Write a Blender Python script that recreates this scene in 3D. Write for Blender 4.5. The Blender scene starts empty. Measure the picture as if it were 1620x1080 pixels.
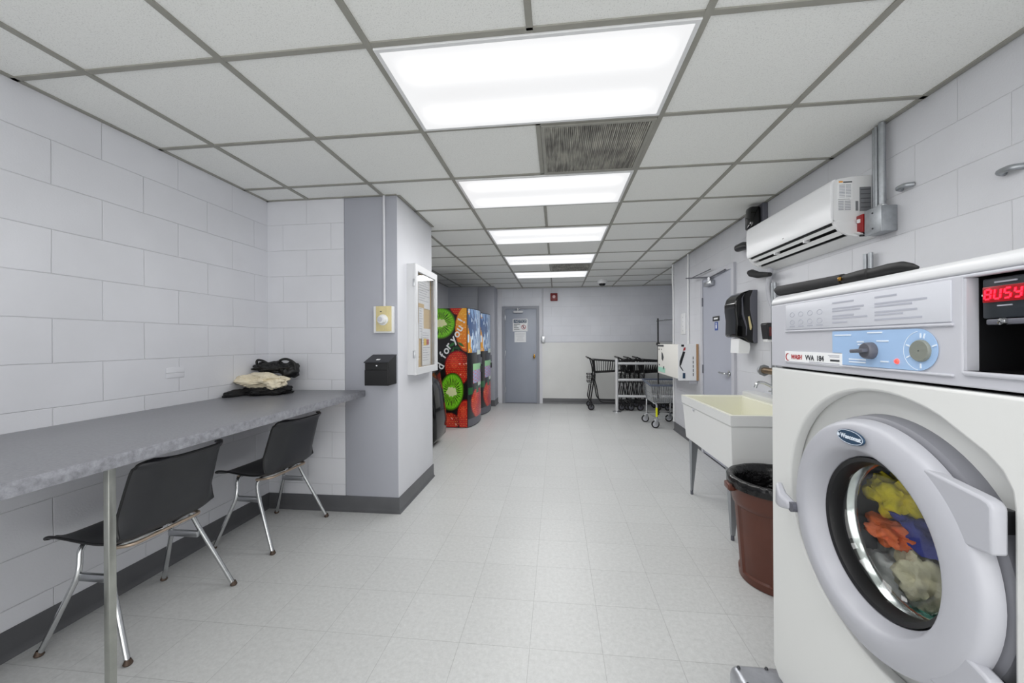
import bpy, bmesh, math, random
import numpy as np
from mathutils import Vector, Matrix, noise
from math import pi, sin, cos

C = bpy.context.scene.collection
S = bpy.context.scene
random.seed(7)

# ------------------------------------------------------------------ camera
cam = bpy.data.objects.new('camera', bpy.data.cameras.new('camera'))
C.objects.link(cam)
cam.data.sensor_width = 36.0
cam.data.lens = 621.0 / 1620.0 * 36.0
cam.data.clip_start = 0.02
cam.matrix_world = (Matrix.Translation((0, 0, 1.30)) @ Matrix.Rotation(0.1135, 4, 'Z')
                    @ Matrix.Rotation(pi / 2, 4, 'X') @ Matrix.Rotation(-0.006, 4, 'Z'))
S.camera = cam

# ------------------------------------------------------------------ world, exposure
w = bpy.data.worlds.new('world'); S.world = w; w.use_nodes = True
w.node_tree.nodes['Background'].inputs[0].default_value = (1.0, 1.0, 0.985, 1)
w.node_tree.nodes['Background'].inputs[1].default_value = 2.45
S.view_settings.view_transform = 'Standard'
S.view_settings.look = 'None'
S.view_settings.gamma = 1
S.view_settings.use_curve_mapping = False
S.view_settings.exposure = 0.07
LIGHT = 5.4           # radiance of the ceiling fixtures
S.cycles.use_denoising = True
S.cycles.max_bounces = 12
S.cycles.diffuse_bounces = 7
S.cycles.glossy_bounces = 4
S.cycles.transparent_max_bounces = 12
S.cycles.caustics_reflective = False
S.cycles.sample_clamp_indirect = 6

# ------------------------------------------------------------------ materials
def lin(c):
    return tuple(((v / 255) / 12.92 if v <= 10 else ((v / 255 + .055) / 1.055) ** 2.4) for v in c)

MATS = {}
def mat(name, rgb, rough=.5, metal=0., spec=.5, emit=None, coat=0., bump=None, var=None, trans=0.):
    """rgb in 0..255; bump=(scale,strength,dist); var=(scale,amount)."""
    m = bpy.data.materials.new(name); m.use_nodes = True
    nt = m.node_tree; b = nt.nodes['Principled BSDF']
    c = lin(rgb) + (1,)
    b.inputs['Base Color'].default_value = c
    b.inputs['Roughness'].default_value = rough
    b.inputs['Metallic'].default_value = metal
    b.inputs['Specular IOR Level'].default_value = spec
    b.inputs['Coat Weight'].default_value = coat
    if emit:
        b.inputs['Emission Color'].default_value = lin(emit[0]) + (1,)
        b.inputs['Emission Strength'].default_value = emit[1]
    tc = nt.nodes.new('ShaderNodeTexCoord')
    if var:
        n = nt.nodes.new('ShaderNodeTexNoise'); n.inputs['Scale'].default_value = var[0]
        n.inputs['Detail'].default_value = 5
        nt.links.new(tc.outputs['Object'], n.inputs['Vector'])
        r = nt.nodes.new('ShaderNodeMapRange')
        r.inputs['From Min'].default_value = .25; r.inputs['From Max'].default_value = .75
        r.inputs['To Min'].default_value = 1 - var[1]; r.inputs['To Max'].default_value = 1 + var[1]
        nt.links.new(n.outputs['Fac'], r.inputs['Value'])
        mx = nt.nodes.new('ShaderNodeVectorMath'); mx.operation = 'SCALE'
        mx.inputs[0].default_value = c[:3]
        nt.links.new(r.outputs['Result'], mx.inputs['Scale'])
        nt.links.new(mx.outputs['Vector'], b.inputs['Base Color'])
    if bump:
        n = nt.nodes.new('ShaderNodeTexNoise'); n.inputs['Scale'].default_value = bump[0]
        n.inputs['Detail'].default_value = 4
        nt.links.new(tc.outputs['Object'], n.inputs['Vector'])
        bp = nt.nodes.new('ShaderNodeBump'); bp.inputs['Strength'].default_value = bump[1]
        bp.inputs['Distance'].default_value = bump[2]
        nt.links.new(n.outputs['Fac'], bp.inputs['Height'])
        nt.links.new(bp.outputs['Normal'], b.inputs['Normal'])
    MATS[name] = m
    return m

def block_wall(name, rgb, axis, off, joint=.003, depth=.004, dark=.86):
    """painted concrete block: brick pattern in (axis, z)."""
    m = mat(name, rgb, .42, spec=.35)
    nt = m.node_tree; b = nt.nodes['Principled BSDF']; L = nt.links
    tc = nt.nodes.new('ShaderNodeTexCoord')
    sx = nt.nodes.new('ShaderNodeSeparateXYZ'); L.new(tc.outputs['Object'], sx.inputs[0])
    cx = nt.nodes.new('ShaderNodeCombineXYZ')
    L.new(sx.outputs['XYZ'.index(axis)], cx.inputs[0]); L.new(sx.outputs[2], cx.inputs[1])
    ad = nt.nodes.new('ShaderNodeVectorMath'); ad.operation = 'ADD'
    ad.inputs[1].default_value = (off, -0.002, 0)
    L.new(cx.outputs[0], ad.inputs[0])
    # a little wobble in the joints
    nz = nt.nodes.new('ShaderNodeTexNoise'); nz.inputs['Scale'].default_value = 4
    L.new(ad.outputs[0], nz.inputs['Vector'])
    sc = nt.nodes.new('ShaderNodeVectorMath'); sc.operation = 'SCALE'; sc.inputs['Scale'].default_value = .006
    L.new(nz.outputs['Color'], sc.inputs[0])
    a2 = nt.nodes.new('ShaderNodeVectorMath'); a2.operation = 'ADD'
    L.new(ad.outputs[0], a2.inputs[0]); L.new(sc.outputs[0], a2.inputs[1])
    br = nt.nodes.new('ShaderNodeTexBrick')
    br.offset = .5; br.offset_frequency = 2; br.squash = 1
    br.inputs['Scale'].default_value = 1
    br.inputs['Brick Width'].default_value = .4
    br.inputs['Row Height'].default_value = .2025
    br.inputs['Mortar Size'].default_value = joint
    br.inputs['Mortar Smooth'].default_value = .9
    c = lin(rgb)
    br.inputs['Color1'].default_value = c + (1,)
    br.inputs['Color2'].default_value = tuple(v * .97 for v in c) + (1,)
    br.inputs['Mortar'].default_value = tuple(v * dark for v in c) + (1,)
    L.new(a2.outputs[0], br.inputs['Vector'])
    # soft blotches in the paint
    n3 = nt.nodes.new('ShaderNodeTexNoise'); n3.inputs['Scale'].default_value = 2.2; n3.inputs['Detail'].default_value = 6
    L.new(tc.outputs['Object'], n3.inputs['Vector'])
    r = nt.nodes.new('ShaderNodeMapRange'); r.inputs['From Min'].default_value = .3; r.inputs['From Max'].default_value = .7
    r.inputs['To Min'].default_value = .95; r.inputs['To Max'].default_value = 1.04
    L.new(n3.outputs['Fac'], r.inputs['Value'])
    ms = nt.nodes.new('ShaderNodeVectorMath'); ms.operation = 'SCALE'
    L.new(br.outputs['Color'], ms.inputs[0]); L.new(r.outputs['Result'], ms.inputs['Scale'])
    L.new(ms.outputs[0], b.inputs['Base Color'])
    n2 = nt.nodes.new('ShaderNodeTexNoise'); n2.inputs['Scale'].default_value = 130; n2.inputs['Detail'].default_value = 4
    L.new(tc.outputs['Object'], n2.inputs['Vector'])
    b1 = nt.nodes.new('ShaderNodeBump'); b1.inputs['Strength'].default_value = .35; b1.inputs['Distance'].default_value = .0015
    L.new(n2.outputs['Fac'], b1.inputs['Height'])
    b2 = nt.nodes.new('ShaderNodeBump'); b2.invert = True
    b2.inputs['Strength'].default_value = .6; b2.inputs['Distance'].default_value = depth
    L.new(br.outputs['Fac'], b2.inputs['Height']); L.new(b1.outputs['Normal'], b2.inputs['Normal'])
    L.new(b2.outputs['Normal'], b.inputs['Normal'])
    return m

def vcol(name, rough=.4, coat=0.):
    m = mat(name, (128, 128, 128), rough, coat=coat)
    a = m.node_tree.nodes.new('ShaderNodeAttribute'); a.attribute_name = 'col'
    m.node_tree.links.new(a.outputs['Color'], m.node_tree.nodes['Principled BSDF'].inputs['Base Color'])
    return m

m_left = block_wall('painted_block_side', (221, 222, 227), 'Y', .266)
m_niche = block_wall('painted_block_niche', (221, 222, 227), 'X', .336)
m_back = block_wall('painted_block_back', (224, 226, 232), 'X', .1, .003, .002)
m_right = block_wall('painted_block_right', (216, 217, 222), 'Y', .12, .0025, .003, .94)
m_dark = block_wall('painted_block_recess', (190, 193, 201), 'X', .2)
m_grey = mat('grey_painted_plaster', (170, 172, 181), .5, bump=(150, .3, .001), var=(3, .03))
m_light = mat('light_painted_plaster', (216, 217, 222), .5, bump=(120, .3, .001), var=(3, .03))
m_base = mat('dark_grey_vinyl_base', (86, 87, 90), .38, var=(6, .12))
m_trimw = mat('white_trim_paint', (214, 215, 217), .4)
m_grid = mat('beige_grey_grid', (150, 149, 141), .55, var=(9, .08))
m_frp = mat('white_wall_panel', (220, 221, 219), .3, var=(2.2, .05))
m_chrome = mat('worn_chrome', (205, 207, 208), .16, 1.0, var=(30, .1))
m_steel = mat('brushed_steel', (190, 192, 195), .3, 1.0, var=(14, .08))
m_galv = mat('galvanized_steel', (170, 174, 178), .4, .85, var=(40, .12))
m_blackpl = mat('black_plastic', (22, 22, 24), .38)
m_shell = mat('charcoal_shell', (44, 45, 49), .42, bump=(400, .25, .0006), var=(8, .1))
m_blackgl = mat('black_gloss', (10, 10, 11), .08)
m_rubber = mat('black_rubber', (18, 18, 19), .6)
m_dkrub = mat('dark_foam', (34, 34, 36), .75, bump=(200, .3, .001))
m_white = mat('white_plastic', (228, 229, 230), .3)
m_whitegl = mat('white_gloss', (236, 237, 239), .22, spec=.35)
m_enamel = mat('white_enamel', (220, 221, 219), .28)
m_panel = mat('light_grey_panel', (192, 193, 200), .38)
m_ring = mat('silver_grey_plastic', (176, 177, 184), .36, bump=(500, .15, .0004))
m_blue = mat('light_blue_print', (160, 190, 226), .4)
m_navy = mat('navy_badge', (38, 66, 92), .35)
m_knob = mat('dark_grey_knob', (92, 93, 102), .4)
m_dial = mat('grey_dial', (128, 132, 124), .3)
m_print = mat('grey_print', (160, 162, 172), .5)
m_printd = mat('dark_print', (60, 62, 66), .5)
m_printw = mat('white_print', (225, 234, 245), .5)
m_red = mat('red_print', (170, 52, 58), .5)
m_redp = mat('red_plastic', (150, 18, 20), .3)
m_redled = mat('red_led', (255, 40, 60), .4, emit=((255, 16, 40), 3.0))
m_redlamp = mat('red_lamp', (255, 90, 80), .3, emit=((255, 60, 50), 1.3))
m_brass = mat('brass', (170, 130, 60), .25, 1.0)
m_oldbrass = mat('tarnished_brass', (132, 112, 88), .4, .8, var=(30, .2))
m_sink = mat('white_sink_outside', (222, 223, 222), .32)
m_cream = mat('cream_sink_inside', (232, 231, 214), .25)
m_leg = mat('grey_sink_leg', (150, 154, 158), .4, .4)
m_brown = mat('brown_plastic', (92, 50, 37), .36, var=(6, .12))
m_bag = mat('black_bin_bag', (9, 9, 10), .22, bump=(30, .8, .01))
m_wood = mat('orange_wood', (176, 112, 56), .5, var=(20, .15))
m_door = mat('blue_grey_door', (158, 164, 176), .38, var=(2, .03))
m_doorf = mat('grey_door_frame', (146, 149, 157), .4)
m_door2 = mat('pale_blue_grey_door', (172, 175, 187), .4, var=(2, .03))
m_paper = mat('white_paper', (236, 237, 238), .7)
m_cork = mat('tan_cork', (214, 186, 136), .8, var=(60, .06))
m_almond = mat('almond_plastic', (214, 200, 150), .4, var=(25, .06))
m_cardb = mat('kraft_cardboard', (176, 140, 104), .8)
m_yellow = mat('yellow_tape', (220, 222, 20), .4)
m_bluegr = mat('blue_grey_plastic', (88, 96, 112), .4)
m_cloth_w = mat('cream_cloth', (226, 216, 192), .85, bump=(22, .6, .012))
m_cloth_b = mat('black_cloth', (20, 20, 22), .85, bump=(25, .6, .01))
m_mesh_b = mat('black_mesh_fabric', (14, 15, 16), .5, bump=(40, .6, .01))
m_tile = None

# floor tiles
def floor_mat():
    m = mat('speckled_vinyl_tile', (203, 204, 202), .3, spec=.4)
    nt = m.node_tree; L = nt.links; b = nt.nodes['Principled BSDF']
    tc = nt.nodes.new('ShaderNodeTexCoord')
    ad = nt.nodes.new('ShaderNodeVectorMath'); ad.operation = 'ADD'; ad.inputs[1].default_value = (.122 + .305 * 20, -1.66 + .305 * 20, 0)
    L.new(tc.outputs['Object'], ad.inputs[0])
    br = nt.nodes.new('ShaderNodeTexBrick'); br.offset = 0; br.squash = 1
    br.inputs['Scale'].default_value = 1; br.inputs['Brick Width'].default_value = .305
    br.inputs['Row Height'].default_value = .305; br.inputs['Mortar Size'].default_value = .0011
    br.inputs['Mortar Smooth'].default_value = .3; br.inputs['Bias'].default_value = 0
    c = lin((198, 199, 198))
    br.inputs['Color1'].default_value = c + (1,); br.inputs['Color2'].default_value = tuple(v * .955 for v in c) + (1,)
    br.inputs['Mortar'].default_value = tuple(v * .62 for v in c) + (1,)
    L.new(ad.outputs[0], br.inputs['Vector'])
    n = nt.nodes.new('ShaderNodeTexNoise'); n.inputs['Scale'].default_value = 48; n.inputs['Detail'].default_value = 6; n.inputs['Roughness'].default_value = .8
    L.new(tc.outputs['Object'], n.inputs['Vector'])
    r = nt.nodes.new('ShaderNodeMapRange'); r.inputs['From Min'].default_value = .3; r.inputs['From Max'].default_value = .7
    r.inputs['To Min'].default_value = .86; r.inputs['To Max'].default_value = 1.10
    L.new(n.outputs['Fac'], r.inputs['Value'])
    n4 = nt.nodes.new('ShaderNodeTexNoise'); n4.inputs['Scale'].default_value = 1.4; n4.inputs['Detail'].default_value = 3
    L.new(tc.outputs['Object'], n4.inputs['Vector'])
    r4 = nt.nodes.new('ShaderNodeMapRange'); r4.inputs['From Min'].default_value = .3; r4.inputs['From Max'].default_value = .7
    r4.inputs['To Min'].default_value = .97; r4.inputs['To Max'].default_value = 1.03
    L.new(n4.outputs['Fac'], r4.inputs['Value'])
    mu = nt.nodes.new('ShaderNodeMath'); mu.operation = 'MULTIPLY'
    L.new(r.outputs[0], mu.inputs[0]); L.new(r4.outputs[0], mu.inputs[1])
    ms = nt.nodes.new('ShaderNodeVectorMath'); ms.operation = 'SCALE'
    L.new(br.outputs['Color'], ms.inputs[0]); L.new(r.outputs[0], ms.inputs['Scale'])
    L.new(ms.outputs[0], b.inputs['Base Color'])
    n2 = nt.nodes.new('ShaderNodeTexNoise'); n2.inputs['Scale'].default_value = 3.5; n2.inputs['Detail'].default_value = 5
    L.new(tc.outputs['Object'], n2.inputs['Vector'])
    r2 = nt.nodes.new('ShaderNodeMapRange'); r2.inputs['To Min'].default_value = .2; r2.inputs['To Max'].default_value = .42
    b.inputs['Roughness'].default_value = .36
    return m
m_floor = floor_mat()

def tile_mat():
    m = mat('mineral_fibre_tile', (205, 206, 202), .85, spec=.2)
    nt = m.node_tree; L = nt.links; b = nt.nodes['Principled BSDF']
    tc = nt.nodes.new('ShaderNodeTexCoord')
    n = nt.nodes.new('ShaderNodeTexNoise'); n.inputs['Scale'].default_value = 210; n.inputs['Detail'].default_value = 3
    L.new(tc.outputs['Object'], n.inputs['Vector'])
    r = nt.nodes.new('ShaderNodeMapRange'); r.inputs['From Min'].default_value = .30; r.inputs['From Max'].default_value = .46
    r.inputs['To Min'].default_value = .82; r.inputs['To Max'].default_value = 1
    L.new(n.outputs['Fac'], r.inputs['Value'])
    ms = nt.nodes.new('ShaderNodeVectorMath'); ms.operation = 'SCALE'; ms.inputs[0].default_value = lin((236, 237, 234))
    L.new(r.outputs[0], ms.inputs['Scale']); L.new(ms.outputs[0], b.inputs['Base Color'])
    bp = nt.nodes.new('ShaderNodeBump'); bp.inputs['Strength'].default_value = .4; bp.inputs['Distance'].default_value = .002
    L.new(n.outputs['Fac'], bp.inputs['Height']); L.new(bp.outputs['Normal'], b.inputs['Normal'])
    return m
m_tile = tile_mat()

def laminate(name, rgb, k, sc=26):
    m = mat(name, rgb, .33)
    nt = m.node_tree; L = nt.links; b = nt.nodes['Principled BSDF']
    tc = nt.nodes.new('ShaderNodeTexCoord')
    n = nt.nodes.new('ShaderNodeTexNoise'); n.inputs['Scale'].default_value = sc; n.inputs['Detail'].default_value = 7; n.inputs['Roughness'].default_value = .7
    L.new(tc.outputs['Object'], n.inputs['Vector'])
    cr = nt.nodes.new('ShaderNodeValToRGB')
    c = lin(rgb)
    cr.color_ramp.elements[0].position = .34; cr.color_ramp.elements[0].color = tuple(v * (1 - k) for v in c) + (1,)
    cr.color_ramp.elements[1].position = .68; cr.color_ramp.elements[1].color = tuple(min(1, v * (1 + 1.8 * k)) for v in c) + (1,)
    L.new(n.outputs['Fac'], cr.inputs[0]); L.new(cr.outputs[0], b.inputs['Base Color'])
    return m
m_lam = laminate('grey_stone_laminate', (126, 127, 132), .10, 90)
m_lame = laminate('grey_stone_edge', (134, 135, 141), .24, 42)

def diffuser_mat():
    """acrylic prismatic lens lit by two tubes behind it"""
    m = bpy.data.materials.new('lit_diffuser'); m.use_nodes = True
    nt = m.node_tree; L = nt.links; b = nt.nodes['Principled BSDF']
    tc = nt.nodes.new('ShaderNodeTexCoord'); sx = nt.nodes.new('ShaderNodeSeparateXYZ')
    L.new(tc.outputs['Object'], sx.inputs[0])
    def M(op, a, bb=None):
        n = nt.nodes.new('ShaderNodeMath'); n.operation = op
        for i, v in enumerate((a, bb)):
            if v is None: continue
            if isinstance(v, (int, float)): n.inputs[i].default_value = v
            else: L.new(v, n.inputs[i])
        return n.outputs[0]
    ay = M('ABSOLUTE', sx.outputs[1]); d = M('SUBTRACT', ay, .155)
    g = M('EXPONENT', M('MULTIPLY', M('MULTIPLY', d, d), -230.))
    ex = M('SUBTRACT', .56, M('ABSOLUTE', sx.outputs[0])); e2 = M('MINIMUM', M('MAXIMUM', M('MULTIPLY', ex, 12), .0), 1.)
    v = M('ADD', M('MULTIPLY', M('MULTIPLY', g, e2), .45), .80)
    b.inputs['Base Color'].default_value = (.1, .1, .1, 1); b.inputs['Roughness'].default_value = .3
    b.inputs['Emission Color'].default_value = (.985, .99, 1, 1)
    L.new(v, b.inputs['Emission Strength'])
    return m

def glass_mat(name, tint=(1, 1, 1), refl=.12):
    m = bpy.data.materials.new(name); m.use_nodes = True
    nt = m.node_tree; nt.nodes.clear()
    o = nt.nodes.new('ShaderNodeOutputMaterial'); mx = nt.nodes.new('ShaderNodeMixShader')
    t = nt.nodes.new('ShaderNodeBsdfTransparent'); t.inputs[0].default_value = tuple(tint) + (1,)
    g = nt.nodes.new('ShaderNodeBsdfGlossy'); g.inputs['Roughness'].default_value = .02
    f = nt.nodes.new('ShaderNodeLayerWeight'); f.inputs[0].default_value = .5
    pw_ = nt.nodes.new('ShaderNodeMath'); pw_.operation = 'POWER'; pw_.inputs[1].default_value = 4
    r = nt.nodes.new('ShaderNodeMapRange'); r.inputs['To Min'].default_value = refl * .35; r.inputs['To Max'].default_value = .75
    nt.links.new(f.outputs['Facing'], pw_.inputs[0]); nt.links.new(pw_.outputs[0], r.inputs['Value'])
    nt.links.new(r.outputs[0], mx.inputs[0]); nt.links.new(t.outputs[0], mx.inputs[1]); nt.links.new(g.outputs[0], mx.inputs[2])
    nt.links.new(mx.outputs[0], o.inputs[0])
    return m
m_glass = glass_mat('clear_glass')
m_bowl = glass_mat('thick_bowl_glass', (.92, .95, .93), .18)

# ------------------------------------------------------------------ mesh builder
class MB:
    def __init__(s):
        s.v = []; s.f = []; s.m = []
    def add(s, vs, fs, m=0, M=None):
        o = len(s.v)
        s.v += [tuple(M @ Vector(p)) if M is not None else tuple(p) for p in vs]
        s.f += [tuple(i + o for i in f) for f in fs]
        s.m += [m] * len(fs)
        return s
    def box(s, x0, y0, z0, x1, y1, z1, m=0, bev=0, M=None, seg=2):
        x0, x1 = min(x0, x1), max(x0, x1); y0, y1 = min(y0, y1), max(y0, y1); z0, z1 = min(z0, z1), max(z0, z1)
        if not bev:
            vs = [(x0, y0, z0), (x1, y0, z0), (x1, y1, z0), (x0, y1, z0), (x0, y0, z1), (x1, y0, z1), (x1, y1, z1), (x0, y1, z1)]
            return s.add(vs, [(0, 3, 2, 1), (4, 5, 6, 7), (0, 1, 5, 4), (1, 2, 6, 5), (2, 3, 7, 6), (3, 0, 4, 7)], m, M)
        bm = bmesh.new(); bmesh.ops.create_cube(bm, size=1)
        for v in bm.verts:
            v.co = Vector(((x0 + x1) / 2 + v.co.x * (x1 - x0), (y0 + y1) / 2 + v.co.y * (y1 - y0), (z0 + z1) / 2 + v.co.z * (z1 - z0)))
        bev = min(bev, .49 * min(x1 - x0, y1 - y0, z1 - z0))
        bmesh.ops.bevel(bm, geom=list(bm.edges), offset=bev, segments=seg, affect='EDGES', profile=.5)
        s.bm(bm, m, M); return s
    def bm(s, bm, m=0, M=None):
        bm.verts.index_update()
        s.add([v.co[:] for v in bm.verts], [[v.index for v in f.verts] for f in bm.faces], m, M); bm.free()
    def mesh(s, me, m=0, M=None):
        s.add([v.co[:] for v in me.vertices], [list(p.vertices) for p in me.polygons], m, M); return s
    def rings(s, rs, m=0, closed=True, cap0=True, cap1=True, M=None):
        n = len(rs[0]); vs = [p for r in rs for p in r]; fs = []
        for i in range(len(rs) - 1):
            for j in range(n if closed else n - 1):
                k = (j + 1) % n
                fs.append((i * n + j, i * n + k, (i + 1) * n + k, (i + 1) * n + j))
        if cap0: fs.append(tuple(reversed(range(n))))
        if cap1: fs.append(tuple(range((len(rs) - 1) * n, len(rs) * n)))
        return s.add(vs, fs, m, M)
    def tube(s, pts, r, n=10, m=0, caps=True, rs=None, flat=None):
        P = [Vector(p) for p in pts]; R = []
        t = (P[1] - P[0]).normalized(); a = Vector((0, 0, 1)) if abs(t.z) < .9 else Vector((1, 0, 0))
        u = t.cross(a).normalized()
        for i, p in enumerate(P):
            if i == 0: t = (P[1] - P[0]).normalized()
            elif i == len(P) - 1: t = (P[i] - P[i - 1]).normalized()
            else: t = ((P[i + 1] - P[i]).normalized() + (P[i] - P[i - 1]).normalized()).normalized()
            u = (u - t * u.dot(t)).normalized(); v = t.cross(u)
            q = rs[i] if rs else r
            R.append([tuple(p + (u * cos(2 * pi * k / n) + v * sin(2 * pi * k / n)) * q) for k in range(n)])
        return s.rings(R, m, cap0=caps, cap1=caps)
    def cyl(s, p0, p1, r, r1=None, n=20, m=0):
        return s.tube([p0, p1], r, n, m, rs=[r, r if r1 is None else r1])
    def lathe(s, prof, o, ax='Z', n=32, m=0, cap0=False, cap1=False, sx=1, sy=1):
        o = Vector(o); R = []
        for r, h in prof:
            ring = []
            for k in range(n):
                a = 2 * pi * k / n; c, d = r * cos(a) * sx, r * sin(a) * sy
                p = {'Z': (c, d, h), 'X': (h, c, d), 'Y': (d, h, c)}[ax]
                ring.append(tuple(o + Vector(p)))
            R.append(ring)
        return s.rings(R, m, cap0=cap0, cap1=cap1)
    def prism(s, poly, ax, a0, a1, m=0):
        def q(p, a): return {'X': (a, p[0], p[1]), 'Y': (p[0], a, p[1]), 'Z': (p[0], p[1], a)}[ax]
        return s.rings([[q(p, a0) for p in poly], [q(p, a1) for p in poly]], m)
    def grid(s, f, nu, nv, m=0):
        vs = [f(i / nu, j / nv) for j in range(nv + 1) for i in range(nu + 1)]
        fs = [(j * (nu + 1) + i, j * (nu + 1) + i + 1, (j + 1) * (nu + 1) + i + 1, (j + 1) * (nu + 1) + i) for j in range(nv) for i in range(nu)]
        return s.add(vs, fs, m)
    def build(s, name, mats, parent=None, world=True, smooth=35, solid=None, bevel=None):
        me = bpy.data.meshes.new(name)
        off = parent_off(parent) if (parent is not None and world) else Vector((0, 0, 0))
        me.from_pydata([tuple(Vector(p) - off) for p in s.v], [], s.f)
        if not isinstance(mats, (list, tuple)): mats = [mats]
        for m in mats: me.materials.append(m)
        me.polygons.foreach_set('material_index', s.m)
        bm = bmesh.new(); bm.from_mesh(me); bmesh.ops.recalc_face_normals(bm, faces=bm.faces); bm.to_mesh(me); bm.free()
        if smooth:
            me.polygons.foreach_set('use_smooth', [True] * len(me.polygons))
            me.set_sharp_from_angle(angle=math.radians(smooth))
        me.update()
        o = bpy.data.objects.new(name, me); C.objects.link(o)
        if parent is not None: o.parent = parent
        if solid:
            md = o.modifiers.new('thickness', 'SOLIDIFY'); md.thickness = solid; md.offset = 0
        if bevel:
            md = o.modifiers.new('bevel', 'BEVEL'); md.width = bevel; md.segments = 2; md.limit_method = 'ANGLE'
        return o

def parent_off(p):
    v = Vector((0, 0, 0))
    while p is not None:
        v += p.location; p = p.parent
    return v

def tag(o, label=None, cat=None, group=None, kind=None):
    if label: o['label'] = label
    if cat: o['category'] = cat
    if group: o['group'] = group
    if kind: o['kind'] = kind
    return o

def thing(name, label, cat, loc, group=None, rz=0):
    o = bpy.data.objects.new(name, None); C.objects.link(o)
    o.empty_display_size = .1; o.location = loc; o.rotation_euler = (0, 0, rz)
    return tag(o, label, cat, group)

def struct(name, mb, mats, parent=None, **k):
    o = mb.build(name, mats, parent, **k)
    if parent is None: o['kind'] = 'structure'
    return o

def copy_tree(root):
    r = root.copy(); C.objects.link(r)
    def rec(a, b):
        for ch in list(a.children):
            c = ch.copy(); C.objects.link(c); c.parent = b; rec(ch, c)
    rec(root, r); return r

def fil(pts, rad=.03, k=5):
    """round the corners of a polyline"""
    P = [Vector(p) for p in pts]; out = [P[0]]
    for i in range(1, len(P) - 1):
        a = P[i - 1] - P[i]; b = P[i + 1] - P[i]; r = min(rad, a.length * .48, b.length * .48)
        s, e = P[i] + a.normalized() * r, P[i] + b.normalized() * r
        for j in range(k + 1):
            t = j / k; out.append(s * (1 - t) ** 2 + P[i] * 2 * t * (1 - t) + e * t * t)
    out.append(P[-1]); return out

def arc(cx, cy, r, a0, a1, n=16):
    return [(cx + r * cos(math.radians(a0 + (a1 - a0) * i / n)), cy + r * sin(math.radians(a0 + (a1 - a0) * i / n))) for i in range(n + 1)]

def rrect(x0, y0, x1, y1, r, n=5):
    return (arc(x1 - r, y1 - r, r, 0, 90, n) + arc(x0 + r, y1 - r, r, 90, 180, n)
            + arc(x0 + r, y0 + r, r, 180, 270, n) + arc(x1 - r, y0 + r, r, 270, 360, n))

def plate(outlines, thick, bev=0.):
    """flat plate with holes in local XY, from z=0 to z=-thick; returns mesh data"""
    cu = bpy.data.curves.new('tmp', 'CURVE'); cu.dimensions = '2D'; cu.fill_mode = 'BOTH'
    for ol in outlines:
        sp = cu.splines.new('POLY'); sp.points.add(len(ol) - 1)
        for i, p in enumerate(ol): sp.points[i].co = (p[0], p[1], 0, 1)
        sp.use_cyclic_u = True
    cu.extrude = max(thick / 2 - bev, 1e-5); cu.bevel_depth = bev; cu.bevel_resolution = 2; cu.offset = -bev
    o = bpy.data.objects.new('tmp', cu); C.objects.link(o)
    dg = bpy.context.evaluated_depsgraph_get(); dg.update()
    me = bpy.data.meshes.new_from_object(o.evaluated_get(dg))
    bpy.data.objects.remove(o); bpy.data.curves.remove(cu)
    return me

def text_mesh(body, size, extr=.0004, ax='CENTER', ay='CENTER', shear=0., bold=0.):
    cu = bpy.data.curves.new('tmp', 'FONT'); cu.body = body; cu.size = size; cu.align_x = ax; cu.align_y = ay
    cu.extrude = extr; cu.shear = shear; cu.offset = bold; cu.resolution_u = 3
    o = bpy.data.objects.new('tmp', cu); C.objects.link(o)
    dg = bpy.context.evaluated_depsgraph_get(); dg.update()
    me = bpy.data.meshes.new_from_object(o.evaluated_get(dg))
    bpy.data.objects.remove(o); bpy.data.curves.remove(cu)
    return me

def face(origin, right, up):
    """matrix mapping local XY to a surface with those directions, local Z towards the viewer"""
    r = Vector(right).normalized(); u = Vector(up).normalized(); n = r.cross(u)
    M = Matrix((r, u, n)).transposed().to_4x4(); M.translation = Vector(origin); return M

# looking at +Y walls (facing the camera): right=+X ; at right wall (facing -X): right=-Y ; at left wall faces (+X): right=+Y
def F_back(x, y, z): return face((x, y, z), (1, 0, 0), (0, 0, 1))
def F_rw(x, y, z): return face((x, y, z), (0, -1, 0), (0, 0, 1))
def F_lw(x, y, z): return face((x, y, z), (0, 1, 0), (0, 0, 1))

def blob(c, r, seed, amp=.35, fr=1.6, lev=4, flat=None, fine=.12):
    bm = bmesh.new(); bmesh.ops.create_icosphere(bm, subdivisions=lev, radius=1)
    for v in bm.verts:
        d = v.co.normalized(); o = Vector((seed * 3.1, seed * 1.7, seed * .9))
        k = 1 + amp * noise.noise(d * fr + o) - fine * abs(noise.noise(d * fr * 3.2 + o * 2)) * 2
        p = Vector((d.x * r[0], d.y * r[1], d.z * r[2])) * k + Vector(c)
        if flat is not None and p.z < flat: p.z = flat
        v.co = p
    return bm

CEIL = 2.42
YF = -1.5    # unseen open front behind the camera, added to let in fill light
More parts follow.
